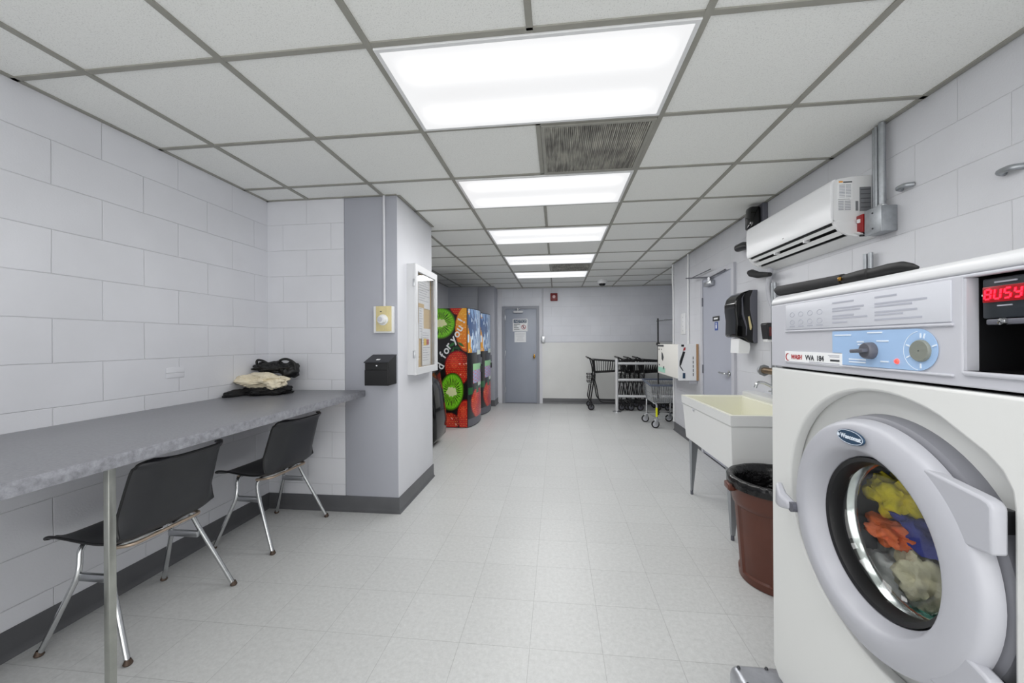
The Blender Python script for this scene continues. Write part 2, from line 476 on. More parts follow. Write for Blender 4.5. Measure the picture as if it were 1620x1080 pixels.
# ================================================================== SETTING
struct('floor', MB().box(-2.5, YF - .1, -.1, 2.9, 8.5, 0), m_floor)
struct('ceiling', MB().box(-2.5, YF - .1, CEIL, 2.9, 8.5, CEIL + .08), m_tile)
struct('wall_left', MB().box(-2.42, YF, 0, -2.27, 3.0, CEIL), m_left)
struct('wall_niche', MB().box(-2.27, 2.87, 0, -1.63, 3.70, CEIL), m_niche)
pw = MB(); pw.box(-1.63, 2.868, 0, -1.20, 3.70, CEIL, 0, .012)
pil = struct('wall_pillar', pw, [m_grey, m_light])
for p in pil.data.polygons:
    if p.normal.x > .5: p.material_index = 1
struct('wall_recess_left', MB().box(-2.35, 3.70, 0, -2.2, 8.4, CEIL), m_right)
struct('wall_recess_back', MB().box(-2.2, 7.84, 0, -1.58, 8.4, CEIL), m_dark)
struct('wall_recess_column', MB().box(-1.58, 7.82, 0, -1.25, 8.4, CEIL, 0, .01), m_grey)
struct('wall_back', MB().box(-1.25, 8.25, 0, 2.75, 8.4, CEIL), m_back)
struct('wall_right', MB().box(1.70, YF, 0, 1.85, 5.95, CEIL, 0, .012), m_right)
struct('wall_corner', MB().box(1.85, 5.80, 0, 2.75, 5.95, CEIL), m_right)
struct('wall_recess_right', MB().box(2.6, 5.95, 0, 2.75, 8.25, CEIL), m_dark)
q = MB(); q.box(-2.42, YF - .1, 0, 1.85, YF, .10)
for x in (-2.42, -1.0, .37, 1.73): q.box(x, YF - .08, .1, x + .06, YF - .02, CEIL)
q.box(-2.42, YF - .08, CEIL - .06, 1.85, YF - .02, CEIL)
struct('added_window_1', q, m_doorf)  # frame of the added opening, out of view, that brightens the room
# lower wall panel on the back wall
tr = MB(); tr.box(-.30, 8.243, .11, 2.6, 8.25, 1.28); tr.box(-.30, 8.240, 1.274, 2.6, 8.25, 1.29, 1)
struct('trim_1', tr, [m_frp, m_panel])

def baseboard(name, pts, h=.118):
    """cove base: profile swept along a floor path, room on the left side of travel"""
    prof = [(0, h), (.004, h), (.006, h - .004), (.006, .03), (.010, .012), (.020, .002), (.020, 0), (0, 0)]
    P = [Vector((p[0], p[1])) for p in pts]; R = []
    for i, p in enumerate(P):
        ds = []
        if i > 0: ds.append((P[i] - P[i - 1]).normalized())
        if i < len(P) - 1: ds.append((P[i + 1] - P[i]).normalized())
        ns = [Vector((-d.y, d.x)) for d in ds]
        n = sum(ns, Vector((0, 0))); n = n / n.length
        k = 1 / max(.3, n.dot(ns[0]))
        R.append([(p.x + n.x * a * k, p.y + n.y * a * k, z) for a, z in prof])
    struct(name, MB().rings(R), m_base)
baseboard('baseboard_left', [(-1.20, 3.70), (-1.20, 2.868), (-2.27, 2.868), (-2.27, YF)])
baseboard('baseboard_recess', [(-1.25, 8.25), (-1.25, 7.82), (-2.2, 7.82), (-2.2, 3.70)])
baseboard('baseboard_back', [(2.6, 8.25), (-.30, 8.25)])
baseboard('baseboard_right', [(1.70, YF), (1.70, 3.93)])
baseboard('baseboard_corner', [(1.70, 4.81), (1.70, 5.95), (2.6, 5.95)])

# ceiling grid (T bars)
g = MB()
XS = [-.70 + .61 * k for k in range(-2, 6)]
YS = [1.406 + .61 * j for j in range(-4, 12)]
zb = CEIL - .006
lights_j = (-4, -2, 0, 2, 4, 6, 8)
for x in XS:
    if abs(x + .09) < .01:
        for j in range(-4, 11):
            if j in lights_j: continue
            g.box(x - .012, 1.406 + .61 * j, zb, x + .012, 1.406 + .61 * (j + 1), CEIL, 0)
        g.box(x - .012, 1.406 + .61 * 11, zb, x + .012, 8.25, CEIL, 0)
    else:
        g.box(x - .0125, YF, zb - .001, x + .0125, 8.25, CEIL, 0)
for y in YS:
    g.box(-2.27, y - .012, zb, 2.6, y + .012, CEIL, 0)
struct('trim_2', g, m_grid)
wa = MB()
wa.box(-2.27, YF, zb, -2.248, 2.87, CEIL); wa.box(-2.27, 2.848, zb, -1.20, 2.87, CEIL)
wa.box(-1.20, 2.87, zb, -1.178, 3.70, CEIL); wa.box(1.675, YF, zb, 1.70, 5.95, CEIL)
wa.box(-1.25, 8.228, zb, 2.6, 8.25, CEIL); wa.box(-2.2, 7.80, zb, -1.25, 7.82, CEIL); wa.box(-2.2, 3.7, zb, -2.18, 7.82, CEIL)
struct('trim_3', wa, m_grid)

# ---- ceiling light fixtures
m_diff = diffuser_mat()
names_l = {0: 'large lit ceiling light panel nearest the camera, in front of the air vent',
           2: 'lit ceiling light panel just beyond the large square vent',
           4: 'third lit ceiling light panel from the camera, middle of the row',
           6: 'fourth lit ceiling light panel, just before the small far vent',
           8: 'farthest lit ceiling light panel, nearest the grey door',
           -2: 'lit ceiling light panel above and behind the camera', -4: 'lit ceiling light panel at the room end behind the camera'}
for j in lights_j:
    yc = 1.406 + .61 * (j + .5); xc = -.09
    t = thing('ceiling_light', names_l[j], 'ceiling light', (xc, yc, CEIL - .012), 'recessed fluorescent lights along the ceiling')
    f = MB(); fw = .018
    x0, x1, y0, y1 = -.597, .597, -.291, .291
    f.mesh(plate([[(x0, y0), (x1, y0), (x1, y1), (x0, y1)], [(x0 + fw, y0 + fw), (x1 - fw, y0 + fw), (x1 - fw, y1 - fw), (x0 + fw, y1 - fw)]], .012, .002), 0, Matrix.Translation((0, 0, .005)))
    f.build('frame', m_white, t, world=False)
    d = MB(); d.box(x0 + fw, y0 + fw, -.001, x1 - fw, y1 - fw, .004)
    d.build('diffuser', m_diff, t, world=False)
    ld = bpy.data.lights.new('tube_light', 'AREA'); ld.shape = 'RECTANGLE'; ld.size = 1.15; ld.size_y = .54
    ld.energy = LIGHT * pi * 1.15 * .54 * {-4: .85, -2: .85, 0: .75, 2: 1.0, 4: 1.15, 6: 1.4, 8: 1.7}[j]; ld.color = (1, 1, 1)
    lo = bpy.data.objects.new('tube_light', ld); C.objects.link(lo); lo.location = (xc, yc, CEIL - .016)

# ---- ceiling vents
def vent_mat(dirty):
    m = mat('dirty_vent_grille', (150, 149, 140), .6)
    nt = m.node_tree; L = nt.links; b = nt.nodes['Principled BSDF']
    tc = nt.nodes.new('ShaderNodeTexCoord')
    mp = nt.nodes.new('ShaderNodeMapping'); mp.inputs['Scale'].default_value = (90, 7, 1)
    L.new(tc.outputs['Object'], mp.inputs[0])
    n = nt.nodes.new('ShaderNodeTexNoise'); n.inputs['Scale'].default_value = 1; n.inputs['Detail'].default_value = 3
    L.new(mp.outputs[0], n.inputs['Vector'])
    n2 = nt.nodes.new('ShaderNodeTexNoise'); n2.inputs['Scale'].default_value = 6; n2.inputs['Detail'].default_value = 3
    L.new(tc.outputs['Object'], n2.inputs['Vector'])
    a = nt.nodes.new('ShaderNodeMath'); a.operation = 'ADD'; L.new(n.outputs['Fac'], a.inputs[0]); L.new(n2.outputs['Fac'], a.inputs[1])
    cr = nt.nodes.new('ShaderNodeValToRGB')
    cr.color_ramp.elements[0].position = .38; cr.color_ramp.elements[0].color = lin((104, 102, 97)) + (1,)
    cr.color_ramp.elements[1].position = .62; cr.color_ramp.elements[1].color = lin((186, 184, 174)) + (1,)
    h = nt.nodes.new('ShaderNodeMath'); h.operation = 'MULTIPLY'; h.inputs[1].default_value = .5
    L.new(a.outputs[0], h.inputs[0]); L.new(h.outputs[0], cr.inputs[0]); L.new(cr.outputs[0], b.inputs['Base Color'])
    return m
m_vent = vent_mat(1)
for j, lb in ((1, 'dirty square return air grille between the first two ceiling lights'), (7, 'far return air grille between the two last ceiling lights')):
    t = thing('air_vent', lb, 'air vent', (.215, 1.406 + .61 * (j + .5), CEIL - .012), 'return air grilles in the ceiling')
    a = .29; f = MB()
    f.mesh(plate([[(-a, -a), (a, -a), (a, a), (-a, a)], [(-a + .02, -a + .02), (a - .02, -a + .02), (a - .02, a - .02), (-a + .02, a - .02)]], .012, .002), 0, Matrix.Translation((0, 0, .005)))
    f.build('frame', m_grid, t, world=False)
    s_ = MB(); n = 52
    for k in range(n):
        x = -a + .022 + (2 * a - .044) * k / n
        s_.box(x, -a + .02, 0, x + .006, a - .02, .008)
    s_.box(-a + .02, -a + .02, .008, a - .02, a - .02, .011)
    s_.build('grille', m_vent, t, world=False)

# ---- dome camera on the ceiling
t = thing('security_camera', 'small white dome security camera on the ceiling near the back wall', 'camera', (.83, 7.30, CEIL))
MB().lathe([(.001, 0), (.085, 0), (.088, -.03), (.086, -.070), (.070, -.078)], (.83, 7.30, CEIL), 'Z', 28).build('housing', m_white, t)
MB().lathe([(.062, -.074), (.056, -.098), (.038, -.116), (.001, -.122)], (.83, 7.30, CEIL), 'Z', 28).build('dome', m_blackgl, t)

# ================================================================== BACK DOOR
d = MB()
d.mesh(plate([[(-1.138, 0), (-.362, 0), (-.362, 2.04), (-1.138, 2.04)], [(-1.085, -.01), (-.415, -.01), (-.415, 1.985), (-1.085, 1.985)]], .05, .003), 0, face((0, 8.235, 0), (1, 0, 0), (0, 0, 1)))
dr = thing('door_1', None, None, (-.75, 8.24, 0)); dr['kind'] = 'structure'
d.build('door_frame', m_doorf, dr)
l = MB(); l.box(-1.083, 8.226, .012, -.417, 8.248, 1.983, 0, .003); l.build('door_leaf', m_door, dr)
k = MB(); k.box(-1.083, 8.222, 0, -.417, 8.25, .012); k.build('threshold', m_base, dr)
for z in (.28, 1.05, 1.80):
    h = MB(); h.box(-1.092, 8.212, z - .055, -1.074, 8.232, z + .055, 0, .003); h.build('hinge', m_steel, dr)
k = MB(); k.box(-.485, 8.217, .94, -.455, 8.228, 1.03, 0, .004)
k.lathe([(.001, -.06), (.016, -.058), (.026, -.045), (.026, -.03), (.014, -.018), (.014, 0)], (-.470, 8.22, .985), 'Y', 20)
k.build('door_knob', m_brass, dr)
c = MB(); c.box(-.90, 8.17, 1.90, -.70, 8.226, 1.94, 0, .006); c.box(-.82, 8.16, 1.94, -.80, 8.19, 2.0, 0)
c.tube([(-.81, 8.17, 1.96), (-.76, 8.12, 1.985), (-.74, 8.22, 1.995)], .006, 8); c.build('door_closer', m_trimw, dr)
# white painted margins either side
tw = MB(); tw.box(-1.235, 8.242, 0, -1.138, 8.25, CEIL - .01); tw.box(-.362, 8.242, 0, -.30, 8.25, 2.10); struct('trim_4', tw, m_light)

# notices on the door
t = thing('notice_sign', 'white NOTICE sign with a navy heading and a crossed-out circle on the grey door', 'sign', (-.763, 8.222, 1.64))
MB().box(-.92, 8.220, 1.51, -.607, 8.226, 1.775, 0, .001).build('sign_plate', m_paper, t)
MB().box(-.90, 8.2185, 1.69, -.627, 8.2205, 1.76).build('heading_band', m_navy, t)
q = MB(); q.mesh(text_mesh('NOTICE', .066, shear=.15), 0, F_back(-.763, 8.2172, 1.724)); q.build('lettering', m_paper, t)
q = MB()
for i, wd in enumerate((.13, .07, .10, .12)):
    q.box(-.895, 8.2185, 1.655 - i * .035, -.895 + wd, 8.2205, 1.667 - i * .035)
q.build('small_print', m_printd, t)
q = MB(); q.mesh(plate([arc(0, 0, .048, 0, 360, 32)[:-1], arc(0, 0, .038, 0, 360, 32)[:-1]], .002), 0, F_back(-.69, 8.219, 1.602))
q.box(-.045, -.004, -.001, .045, .004, .001, 0, 0, F_back(-.69, 8.2185, 1.602) @ Matrix.Rotation(math.radians(-45), 4, 'Z')); q.build('prohibition_ring', m_red, t)
q = MB(); q.box(-.012, -.03, -.001, .006, .022, .001, 0, 0, F_back(-.69, 8.2195, 1.602) @ Matrix.Rotation(.35, 4, 'Z'))
q.mesh(plate([arc(-.008, .028, .008, 0, 360, 12)[:-1]], .002), 0, F_back(-.69, 8.2195, 1.602)); q.build('pictogram', m_printd, t)
t = thing('paper_notice', 'plain white paper with faint typing taped below the NOTICE sign', 'paper', (-.763, 8.223, 1.39))
MB().box(-.885, 8.2225, 1.285, -.640, 8.226, 1.50).build('sheet', m_paper, t)
q = MB()
for i, wd in enumerate((.20, .16, .12, .14)):
    q.box(-.763 - wd / 2, 8.2215, 1.455 - i * .042, -.763 + wd / 2, 8.223, 1.461 - i * .042)
q.build('typed_lines', m_print, t)

# fire alarm, conduit and switch
t = thing('fire_alarm', 'red fire alarm horn strobe high on the back wall', 'fire alarm', (-.05, 8.25, 2.22))
MB().box(-.125, 8.20, 2.14, .020, 8.25, 2.30, 0, .008).build('housing', mat('dark_red_plastic', (120, 20, 22), .35), t)
q = MB(); q.lathe([(.001, -.03), (.03, -.026), (.036, -.01), (.036, 0)], (-.052, 8.20, 2.225), 'Y', 8); q.build('strobe_lens', mat('pink_lens', (225, 190, 190), .3), t)
t = thing('light_switch', 'grey metal light switch box beside the grey door, fed by a thin conduit', 'light switch', (-.28, 8.25, 1.33))
MB().box(-.325, 8.21, 1.27, -.245, 8.25, 1.40, 0, .004).build('switch_box', m_steel, t)
MB().box(-.292, 8.198, 1.315, -.278, 8.212, 1.35, 0, .002).build('toggle', m_white, t)
MB().cyl((-.285, 8.235, 1.39), (-.285, 8.235, CEIL - .006), .011, n=10).build('conduit', m_light, t)

# ================================================================== PILLAR ITEMS
t = thing('wall_sensor', 'cream wall control with a round white dial on the grey pillar front', 'wall control', (-1.295, 2.868, 1.47))
MB().box(-1.375, 2.828, 1.37, -1.222, 2.868, 1.572, 0, .004).build('back_box', m_white, t)
q = MB(); q.box(-1.352, 2.820, 1.382, -1.232, 2.829, 1.572, 0, .002); q.box(-1.275, 2.816, 1.382, -1.262, 2.822, 1.572)
q.build('cover_plate', m_almond, t)
q = MB(); q.lathe([(.001, -.046), (.026, -.044), (.031, -.036), (.033, -.012), (.041, -.008), (.041, 0)], (-1.295, 2.820, 1.468), 'Y', 32)
q.build('dial', m_white, t)
q = MB(); q.lathe([(.001, -.0475), (.017, -.0470), (.019, -.0455)], (-1.300, 2.820, 1.470), 'Y', 24); q.build('dial_cap', m_panel, t)
q = MB(); q.box(-1.318, 2.8185, 1.528, -1.306, 2.8205, 1.534); q.build('screw', m_printd, t)
MB().cyl((-1.300, 2.857, 1.57), (-1.300, 2.857, CEIL - .006), .0095, n=12).build('conduit', m_light, t)

t = thing('suggestion_box', 'black slanted-lid drop box fixed to the grey pillar', 'drop box', (-1.30, 2.868, .99))
q = MB()
q.prism([(2.868, .985), (2.868, 1.195), (2.845, 1.198), (2.722, 1.150), (2.722, 1.10), (2.716, 1.098), (2.716, .985)], 'X', -1.392, -1.212)
q.build('body', m_blackgl if 0 else mat('black_sheet_metal', (14, 14, 16), .3), t, bevel=.003)
q = MB(); q.prism([(2.862, 1.207), (2.862, 1.200), (2.714, 1.150), (2.714, 1.157)], 'X', -1.396, -1.209); q.build('lid', mat('black_lid', (24, 25, 29), .3), t)
q = MB(); q.box(-.014, -.010, 0, .014, .010, .0015, 0, 0, face((-1.304, 2.755, 1.1725), (1, 0, 0), (0, .95, .32))); q.build('lid_sticker', m_paper, t)
q = MB(); q.lathe([(.001, -.004), (.006, -.003), (.006, 0)], (-1.302, 2.722, 1.13), 'Y', 14); q.build('lock', m_chrome, t)

# bulletin board case on the pillar side
BX, BY0, BY1, BZ0, BZ1 = -1.20, 3.055, 3.625, 1.035, 1.935
t = thing('bulletin_board', 'white framed glass bulletin board case on the pillar side', 'bulletin board', (BX, (BY0 + BY1) / 2, BZ0))
q = MB()
q.box(BX + .001, BY0 + .004, BZ0 + .004, BX + .012, BY1 - .004, BZ1 - .004)
for a in ((BY0, BZ0, BY0 + .012, BZ1), (BY1 - .012, BZ0, BY1, BZ1), (BY0 + .012, BZ0, BY1 - .012, BZ0 + .012), (BY0 + .012, BZ1 - .012, BY1 - .012, BZ1)):
    q.box(BX, a[0], a[1], BX + .055, a[2], a[3])
q.build('case', m_trimw, t)
q = MB()
q.mesh(plate([[(BY0 - .002, BZ0 - .002), (BY1 + .002, BZ0 - .002), (BY1 + .002, BZ1 + .002), (BY0 - .002, BZ1 + .002)], [(BY0 + .05, BZ0 + .055), (BY1 - .05, BZ0 + .055), (BY1 - .05, BZ1 - .055), (BY0 + .05, BZ1 - .055)]], .022, .003), 0, F_lw(BX + .064, 0, 0))
fr = q.build('door_frame', m_trimw, t)
for z in (1.2, 1.78): MB().box(BX + .05, BY0 - .008, z - .03, BX + .07, BY0 + .002, z + .03, 0, .002).build('hinge', m_steel, fr)
MB().box(BX + .012, BY0 + .012, BZ0 + .012, BX + .02, BY1 - .012, BZ1 - .012).build('cork_panel', m_cork, t)
MB().box(BX + .060, BY0 + .048, BZ0 + .053, BX + .063, BY1 - .048, BZ1 - .053).build('glass_pane', m_glass, t)
pap = [(3.10, 1.50, 3.235, 1.87, 'tall white sheet at the near top corner inside the bulletin board'),
       (3.25, 1.60, 3.56, 1.88, 'wide white sheet at the far top corner inside the bulletin board'),
       (3.255, 1.33, 3.375, 1.63, 'narrow white sheet hanging mid-height inside the bulletin board'),
       (3.10, 1.15, 3.24, 1.46, 'printed list at the near lower corner inside the bulletin board'),
       (3.32, 1.09, 3.55, 1.42, 'white sheet with a small yellow and red emblem inside the bulletin board')]
for i, (y0, z0, y1, z1, lb) in enumerate(pap):
    x = BX + .021 + .002 * i
    t2 = thing('pinned_paper', lb, 'paper', (x, (y0 + y1) / 2, z0), 'papers pinned inside the bulletin board')
    MB().box(x, y0, z0, x + .0015, y1, z1).build('sheet', m_paper, t2)
    q = MB(); n = int((z1 - z0 - .06) / .022)
    for k in range(n):
        z = z1 - .04 - k * .022
        q.box(x + .0014, y0 + .018, z, x + .0022, y0 + .018 + (y1 - y0 - .04) * random.uniform(.55, 1), z + .004)
    q.build('typed_lines', m_print, t2)
    if i == 2: MB().box(x + .001, y0 - .01, z1 - .03, x + .003, y1 + .01, z1 + .005).build('tape', m_cork, t2)
    if i == 4:
        MB().box(x + .0022, 3.36, 1.27, x + .003, 3.43, 1.33).build('yellow_emblem', mat('yellow_print', (236, 196, 50), .5), t2)
        MB().box(x + .0022, 3.43, 1.275, x + .003, 3.50, 1.325).build('red_emblem', m_red, t2)

# faint blanked outlet on the left wall
t = thing('blank_outlet_cover', 'white blank cover plate on the left wall above the counter', 'outlet cover', (-2.27, 2.10, 1.125))
q = MB(); q.box(-2.27, 2.048, 1.095, -2.266, 2.162, 1.157, 0, .002)
q.build('plate', m_left, t)

# ================================================================== COUNTER
CZ, CXF = .932, -1.46
t = thing('counter', 'long grey speckled laminate counter along the left wall', 'counter', (-1.86, 1.0, 0))
q = MB(); q.box(-2.265, -.9, CZ - .045, CXF, 2.862, CZ, 0, .002); ct = q.build('countertop', [m_lam, m_lame], t)
for p in ct.data.polygons:
    if p.normal.z < .5: p.material_index = 1
q = MB(); q.box(-2.265, 2.815, CZ - .078, -1.60, 2.86, CZ - .046, 0, .002); q.build('wooden_ledger', m_wood, t)
q = MB(); q.box(-2.265, -.85, CZ - .085, -2.24, 2.81, CZ - .046, 0, .002); q.build('wall_ledger', m_light, t)
q = MB(); q.box(CXF - .050, 1.148, 0, CXF - .027, 1.171, CZ - .045, 0, .003); q.box(CXF - .07, 1.11, 0, CXF - .005, 1.175, .006)
q.build('post', mat('brushed_post', (176, 178, 172), .28, .9, var=(18, .12)), t)
q = MB(); q.box(CXF - .055, -.6, 0, CXF - .020, -.565, CZ - .045, 0, .003); q.build('post', m_steel, t)

# ================================================================== CHAIRS
def make_chair(label, loc):
    r = thing('stacking_chair', label, 'chair', loc, 'black shell chairs under the counter')
    prof = [(-.235, .437), (-.225, .452), (-.19, .461), (-.12, .458), (-.04, .448), (.04, .442), (.09, .446), (.125, .462), (.145, .495), (.165, .56), (.185, .63), (.205, .70), (.222, .755), (.238, .787), (.256, .800)]
    n = len(prof) - 1
    def cr(i): return prof[max(0, min(n, i))]
    def at(s):
        x = s * n; i = int(min(n - 1, x)); f = x - i
        p0, p1, p2, p3 = cr(i - 1), cr(i), cr(i + 1), cr(i + 2)
        out = []
        for k in (0, 1):
            a, b, c_, d_ = p0[k], p1[k], p2[k], p3[k]
            out.append(.5 * (2 * b + (c_ - a) * f + (2 * a - 5 * b + 4 * c_ - d_) * f * f + (3 * b - a - 3 * c_ + d_) * f ** 3))
        return out
    def f(u, v):
        x, z = at(v); tt = u * 2 - 1
        back = max(0, min(1, (v - .50) / .15)); e = abs(tt)
        wd = .225 + .012 * sin(pi * min(1, v / .5)) if v < .5 else .225 - .02 * max(0, (v - .6) / .4)
        # waist where seat meets back, rounded corners at the ends
        if v > .93: wd -= .05 * ((v - .93) / .07) ** 2
        if v < .06: wd -= .04 * ((.06 - v) / .06) ** 2
        y = tt * wd
        curl = max(0, e - .55) / .45
        z += (1 - back) * (.022 * curl ** 2 - .010 * (1 - e * e) * (1 - abs(v * 4 - 1) if v < .5 else 0))
        x -= back * .055 * curl ** 2 - back * .018 * (1 - e * e)
        if v > .9: x += .01 * curl
        return (x, y, z)
    sh = MB().grid(f, 28, 44).build('seat_shell', m_shell, r, world=False, smooth=80, solid=.007)
    md = sh.modifiers.new('round', 'BEVEL'); md.width = .002; md.segments = 2; md.limit_method = 'ANGLE'
    # rolled rim of the shell
    rim = []
    for k in range(45): rim.append(f(0, k / 44))
    for k in range(1, 29): rim.append(f(k / 28, 1))
    for k in range(43, -1, -1): rim.append(f(1, k / 44))
    for k in range(27, 0, -1): rim.append(f(k / 28, 0))
    rim.append(rim[0])
    MB().tube(rim, .006, 8).build('shell_rim', m_blackpl, sh, world=False)
    for sy in (-1, 1):
        fl = fil([(-.21, .262 * sy, .006), (-.095, .205 * sy, .315), (-.115, .185 * sy, .432), (-.115, .02 * sy, .436)], .04, 6)
        MB().tube(fl, .011, 12).build('leg', m_chrome, r, world=False)
        bl = fil([(.21, .262 * sy, .006), (.055, .205 * sy, .34), (.03, .185 * sy, .424), (.10, .02 * sy, .432)], .045, 6)
        MB().tube(bl, .011, 12).build('leg', m_chrome, r, world=False)
        q = MB(); q.box(-.10, .196 * sy - .012, .285, .072, .196 * sy + .006, .318, 0, .005); q.build('side_bracket', m_steel, r, world=False)
        for sx in (-.21, .21):
            q = MB(); q.lathe([(.001, 0), (.013, 0), (.017, .006), (.014, .014), (.010, .024)], (sx, .262 * sy, 0), 'Z', 14); q.build('foot_glide', mat('rusty_glide', (84, 70, 60), .5, .5) if 'rusty_glide' not in MATS else MATS['rusty_glide'], r, world=False)
    q = MB(); q.tube(fil([(.03, -.19, .424), (.115, -.17, .430), (.115, .17, .430), (.03, .19, .424)], .05), .008, 8)
    q.tube([(-.115, -.18, .432), (-.115, .18, .432)], .009, 8)
    q.build('under_seat_rail', mat('warm_steel_rail', (186, 168, 150), .35, .7), r, world=False)
    return r
c1 = make_chair('black plastic shell chair with chrome legs behind the square counter post, nearer the camera', (-1.944, 1.665, 0))
c2 = copy_tree(c1); c2.location = (-1.940, 2.505, 0); c2.rotation_euler = (0, 0, math.radians(-3))
c2['label'] = 'black plastic shell chair with chrome legs nearest the pillar, far end of counter'

# ================================================================== PILE ON COUNTER
t = MB(); t.bm(blob((-2.09, 2.62, CZ + .022), (.19, .13, .045), 3, .25, 2.2, 5, CZ + .001))
t.bm(blob((-2.22, 2.50, CZ + .015), (.045, .11, .03), 5, .2, 2, 4, CZ + .001))
tag(t.build('black_garment', m_cloth_b, smooth=80), 'black crumpled garment at the bottom of the pile on the counter', 'clothing')
t = MB(); t.bm(blob((-2.12, 2.62, CZ + .100), (.185, .11, .055), 9, .32, 2.0, 5))
t.bm(blob((-2.00, 2.60, CZ + .075), (.07, .07, .045), 12, .3, 2.4, 4))
tag(t.build('cream_garment', m_cloth_w, smooth=80), 'cream crumpled cloth in the middle of the pile on the counter', 'clothing')
t = thing('mesh_laundry_bag', 'black see-through mesh bag with loop handles on top of the pile', 'bag', (-2.06, 2.71, CZ + .13))
q = MB(); q.bm(blob((-2.11, 2.72, CZ + .185), (.165, .065, .045), 15, .35, 2.4, 5)); q.bm(blob((-1.99, 2.73, CZ + .165), (.07, .06, .065), 4, .3, 2, 4))
q.build('bag_body', m_mesh_b, t, smooth=80)
for pts in ([(-2.23, 2.71, CZ + .18), (-2.235, 2.70, CZ + .245), (-2.17, 2.70, CZ + .235), (-2.12, 2.71, CZ + .19)],
            [(-2.08, 2.71, CZ + .19), (-2.04, 2.70, CZ + .245), (-1.98, 2.70, CZ + .25), (-1.93, 2.71, CZ + .22), (-1.93, 2.71, CZ + .17)]):
    MB().tube(fil(pts, .03), .009, 8).build('handle', m_mesh_b, t)

# ================================================================== WASHING MACHINE (front faces -X)
WX, WY0, WY1 = .68, .616, 1.338
def W(y, z, x=WX): return face((x, y, z), (0, -1, 0), (0, 0, 1))
DC, DZ = .922, .880      # door centre
t = wm = thing('washing_machine', 'large white front-load washing machine running, with a coin slot and BUSY display', 'washing machine', (1.1, .977, .20))
# cabinet
q = MB()
def PW(pts): return [(-y, z) for y, z in pts]
rec = ([(DC + .318 * cos(a), DZ + .012 + .296 * sin(a)) for a in [math.radians(v) for v in range(115, -116, -5)]])
hole = rec + [(.735, .60), (.70, .61), (.676, .64), (.672, .68), (.672, 1.045), (.675, 1.07), (.688, 1.095), (.71, 1.115)]
outer = [(WY0, .262), (WY0 + .02, .25), (WY1 - .03, .25), (WY1, .275), (WY1, 1.213), (WY0, 1.213)]
fp = MB(); fp.mesh(plate([PW(outer), PW(hole)], .03, .006), 0, face((WX + .015, 0, 0), (0, -1, 0), (0, 0, 1)))
fp.build('front_panel', m_enamel, t, smooth=50)
q.box(WX + .028, WY1 - .012, .25, 1.50, WY1, 1.41, 0, .003); q.box(WX + .028, WY0, .25, 1.50, WY0 + .012, 1.41, 0, .003)
q.box(WX + .03, WY0, .25, 1.50, WY1, .27); q.box(1.48, WY0, .25, 1.50, WY1, 1.41)
q.build('cabinet', m_enamel, t)
# recess floor with round opening
q = MB(); op = [(-(DC + .175 * cos(a)), DZ + .175 * sin(a)) for a in np.linspace(0, 2 * pi, 48, endpoint=False)]
q.mesh(plate([PW([(WY0 + .01, .50), (WY1 - .02, .50), (WY1 - .02, 1.205), (WY0 + .01, 1.205)]), op], .006), 0, face((WX + .036, 0, 0), (0, -1, 0), (0, 0, 1)))
q.build('door_recess', m_enamel, t)
# worktop with rounded front edge
prof = [(1.50, 1.405), (WX + .012, 1.405), (WX + .002, 1.412), (WX + .002, 1.418), (WX + .006, 1.428), (WX + .018, 1.436), (WX + .04, 1.440), (1.50, 1.440)]
q = MB(); q.prism(prof, 'Y', WY0 - .002, WY1 + .002); q.build('top_panel', mat('pale_grey_top', (206, 207, 209), .34), t, bevel=.002)
# control panel
cp = MB(); co = [(WY0, 1.219), (WY1, 1.219), (WY1, 1.408), (WY0, 1.408)]
ho = [(.622, 1.246), (.744, 1.246), (.744, 1.402), (.622, 1.402)]
cp.mesh(plate([PW(co), PW(ho)], .03, .003), 0, face((WX + .0155, 0, 0), (0, -1, 0), (0, 0, 1)))
cp.box(WX + .012, .758, 1.3225, WX - .004, 1.258, 1.3275, 0, .002); cp.box(WX + .012, .758, 1.2345, WX - .004, 1.258, 1.239, 0, .002)
cpo = cp.build('control_panel', m_panel, t, smooth=40)
px_ = WX - .0005
q = MB(); q.box(px_ - .0012, .762, 1.330, px_ + .002, 1.255, 1.402, 0, .0004); q.build('instruction_plate', mat('pale_plate', (202, 204, 211), .35), cpo)
q = MB()
for yy, rows in ((1.20, 6), (1.165, 6)): pass
for i, yc in enumerate((1.222, 1.182, 1.142, 1.103)):      # pictograms
    for zz in (1.372, 1.350):
        q.mesh(plate([[( .011 * cos(a), .007 * sin(a)) for a in np.linspace(0, 2 * pi, 20, endpoint=False)], [(.0095 * cos(a), .0055 * sin(a)) for a in np.linspace(0, 2 * pi, 20, endpoint=False)]], .0004), 0, W(yc, zz, px_ - .0014))
    q.box(px_ - .0018, yc - .012, 1.337, px_ - .0010, yc + .012, 1.340)
for k, (z, wds) in enumerate(((1.388, (.07, .055)), (1.374, (.10, .12)), (1.368, (.09, .09)), (1.356, (.07, .10)), (1.350, (.11, .07)), (1.340, (.05, .11)))):
    q.box(px_ - .0018, 1.055 - wds[0], z, px_ - .0010, 1.055, z + .0035)
    q.box(px_ - .0018, .925 - wds[1], z, px_ - .0010, .925, z + .0035)
q.build('instruction_print', mat('faint_grey_print', (172, 174, 185), .5), cpo)
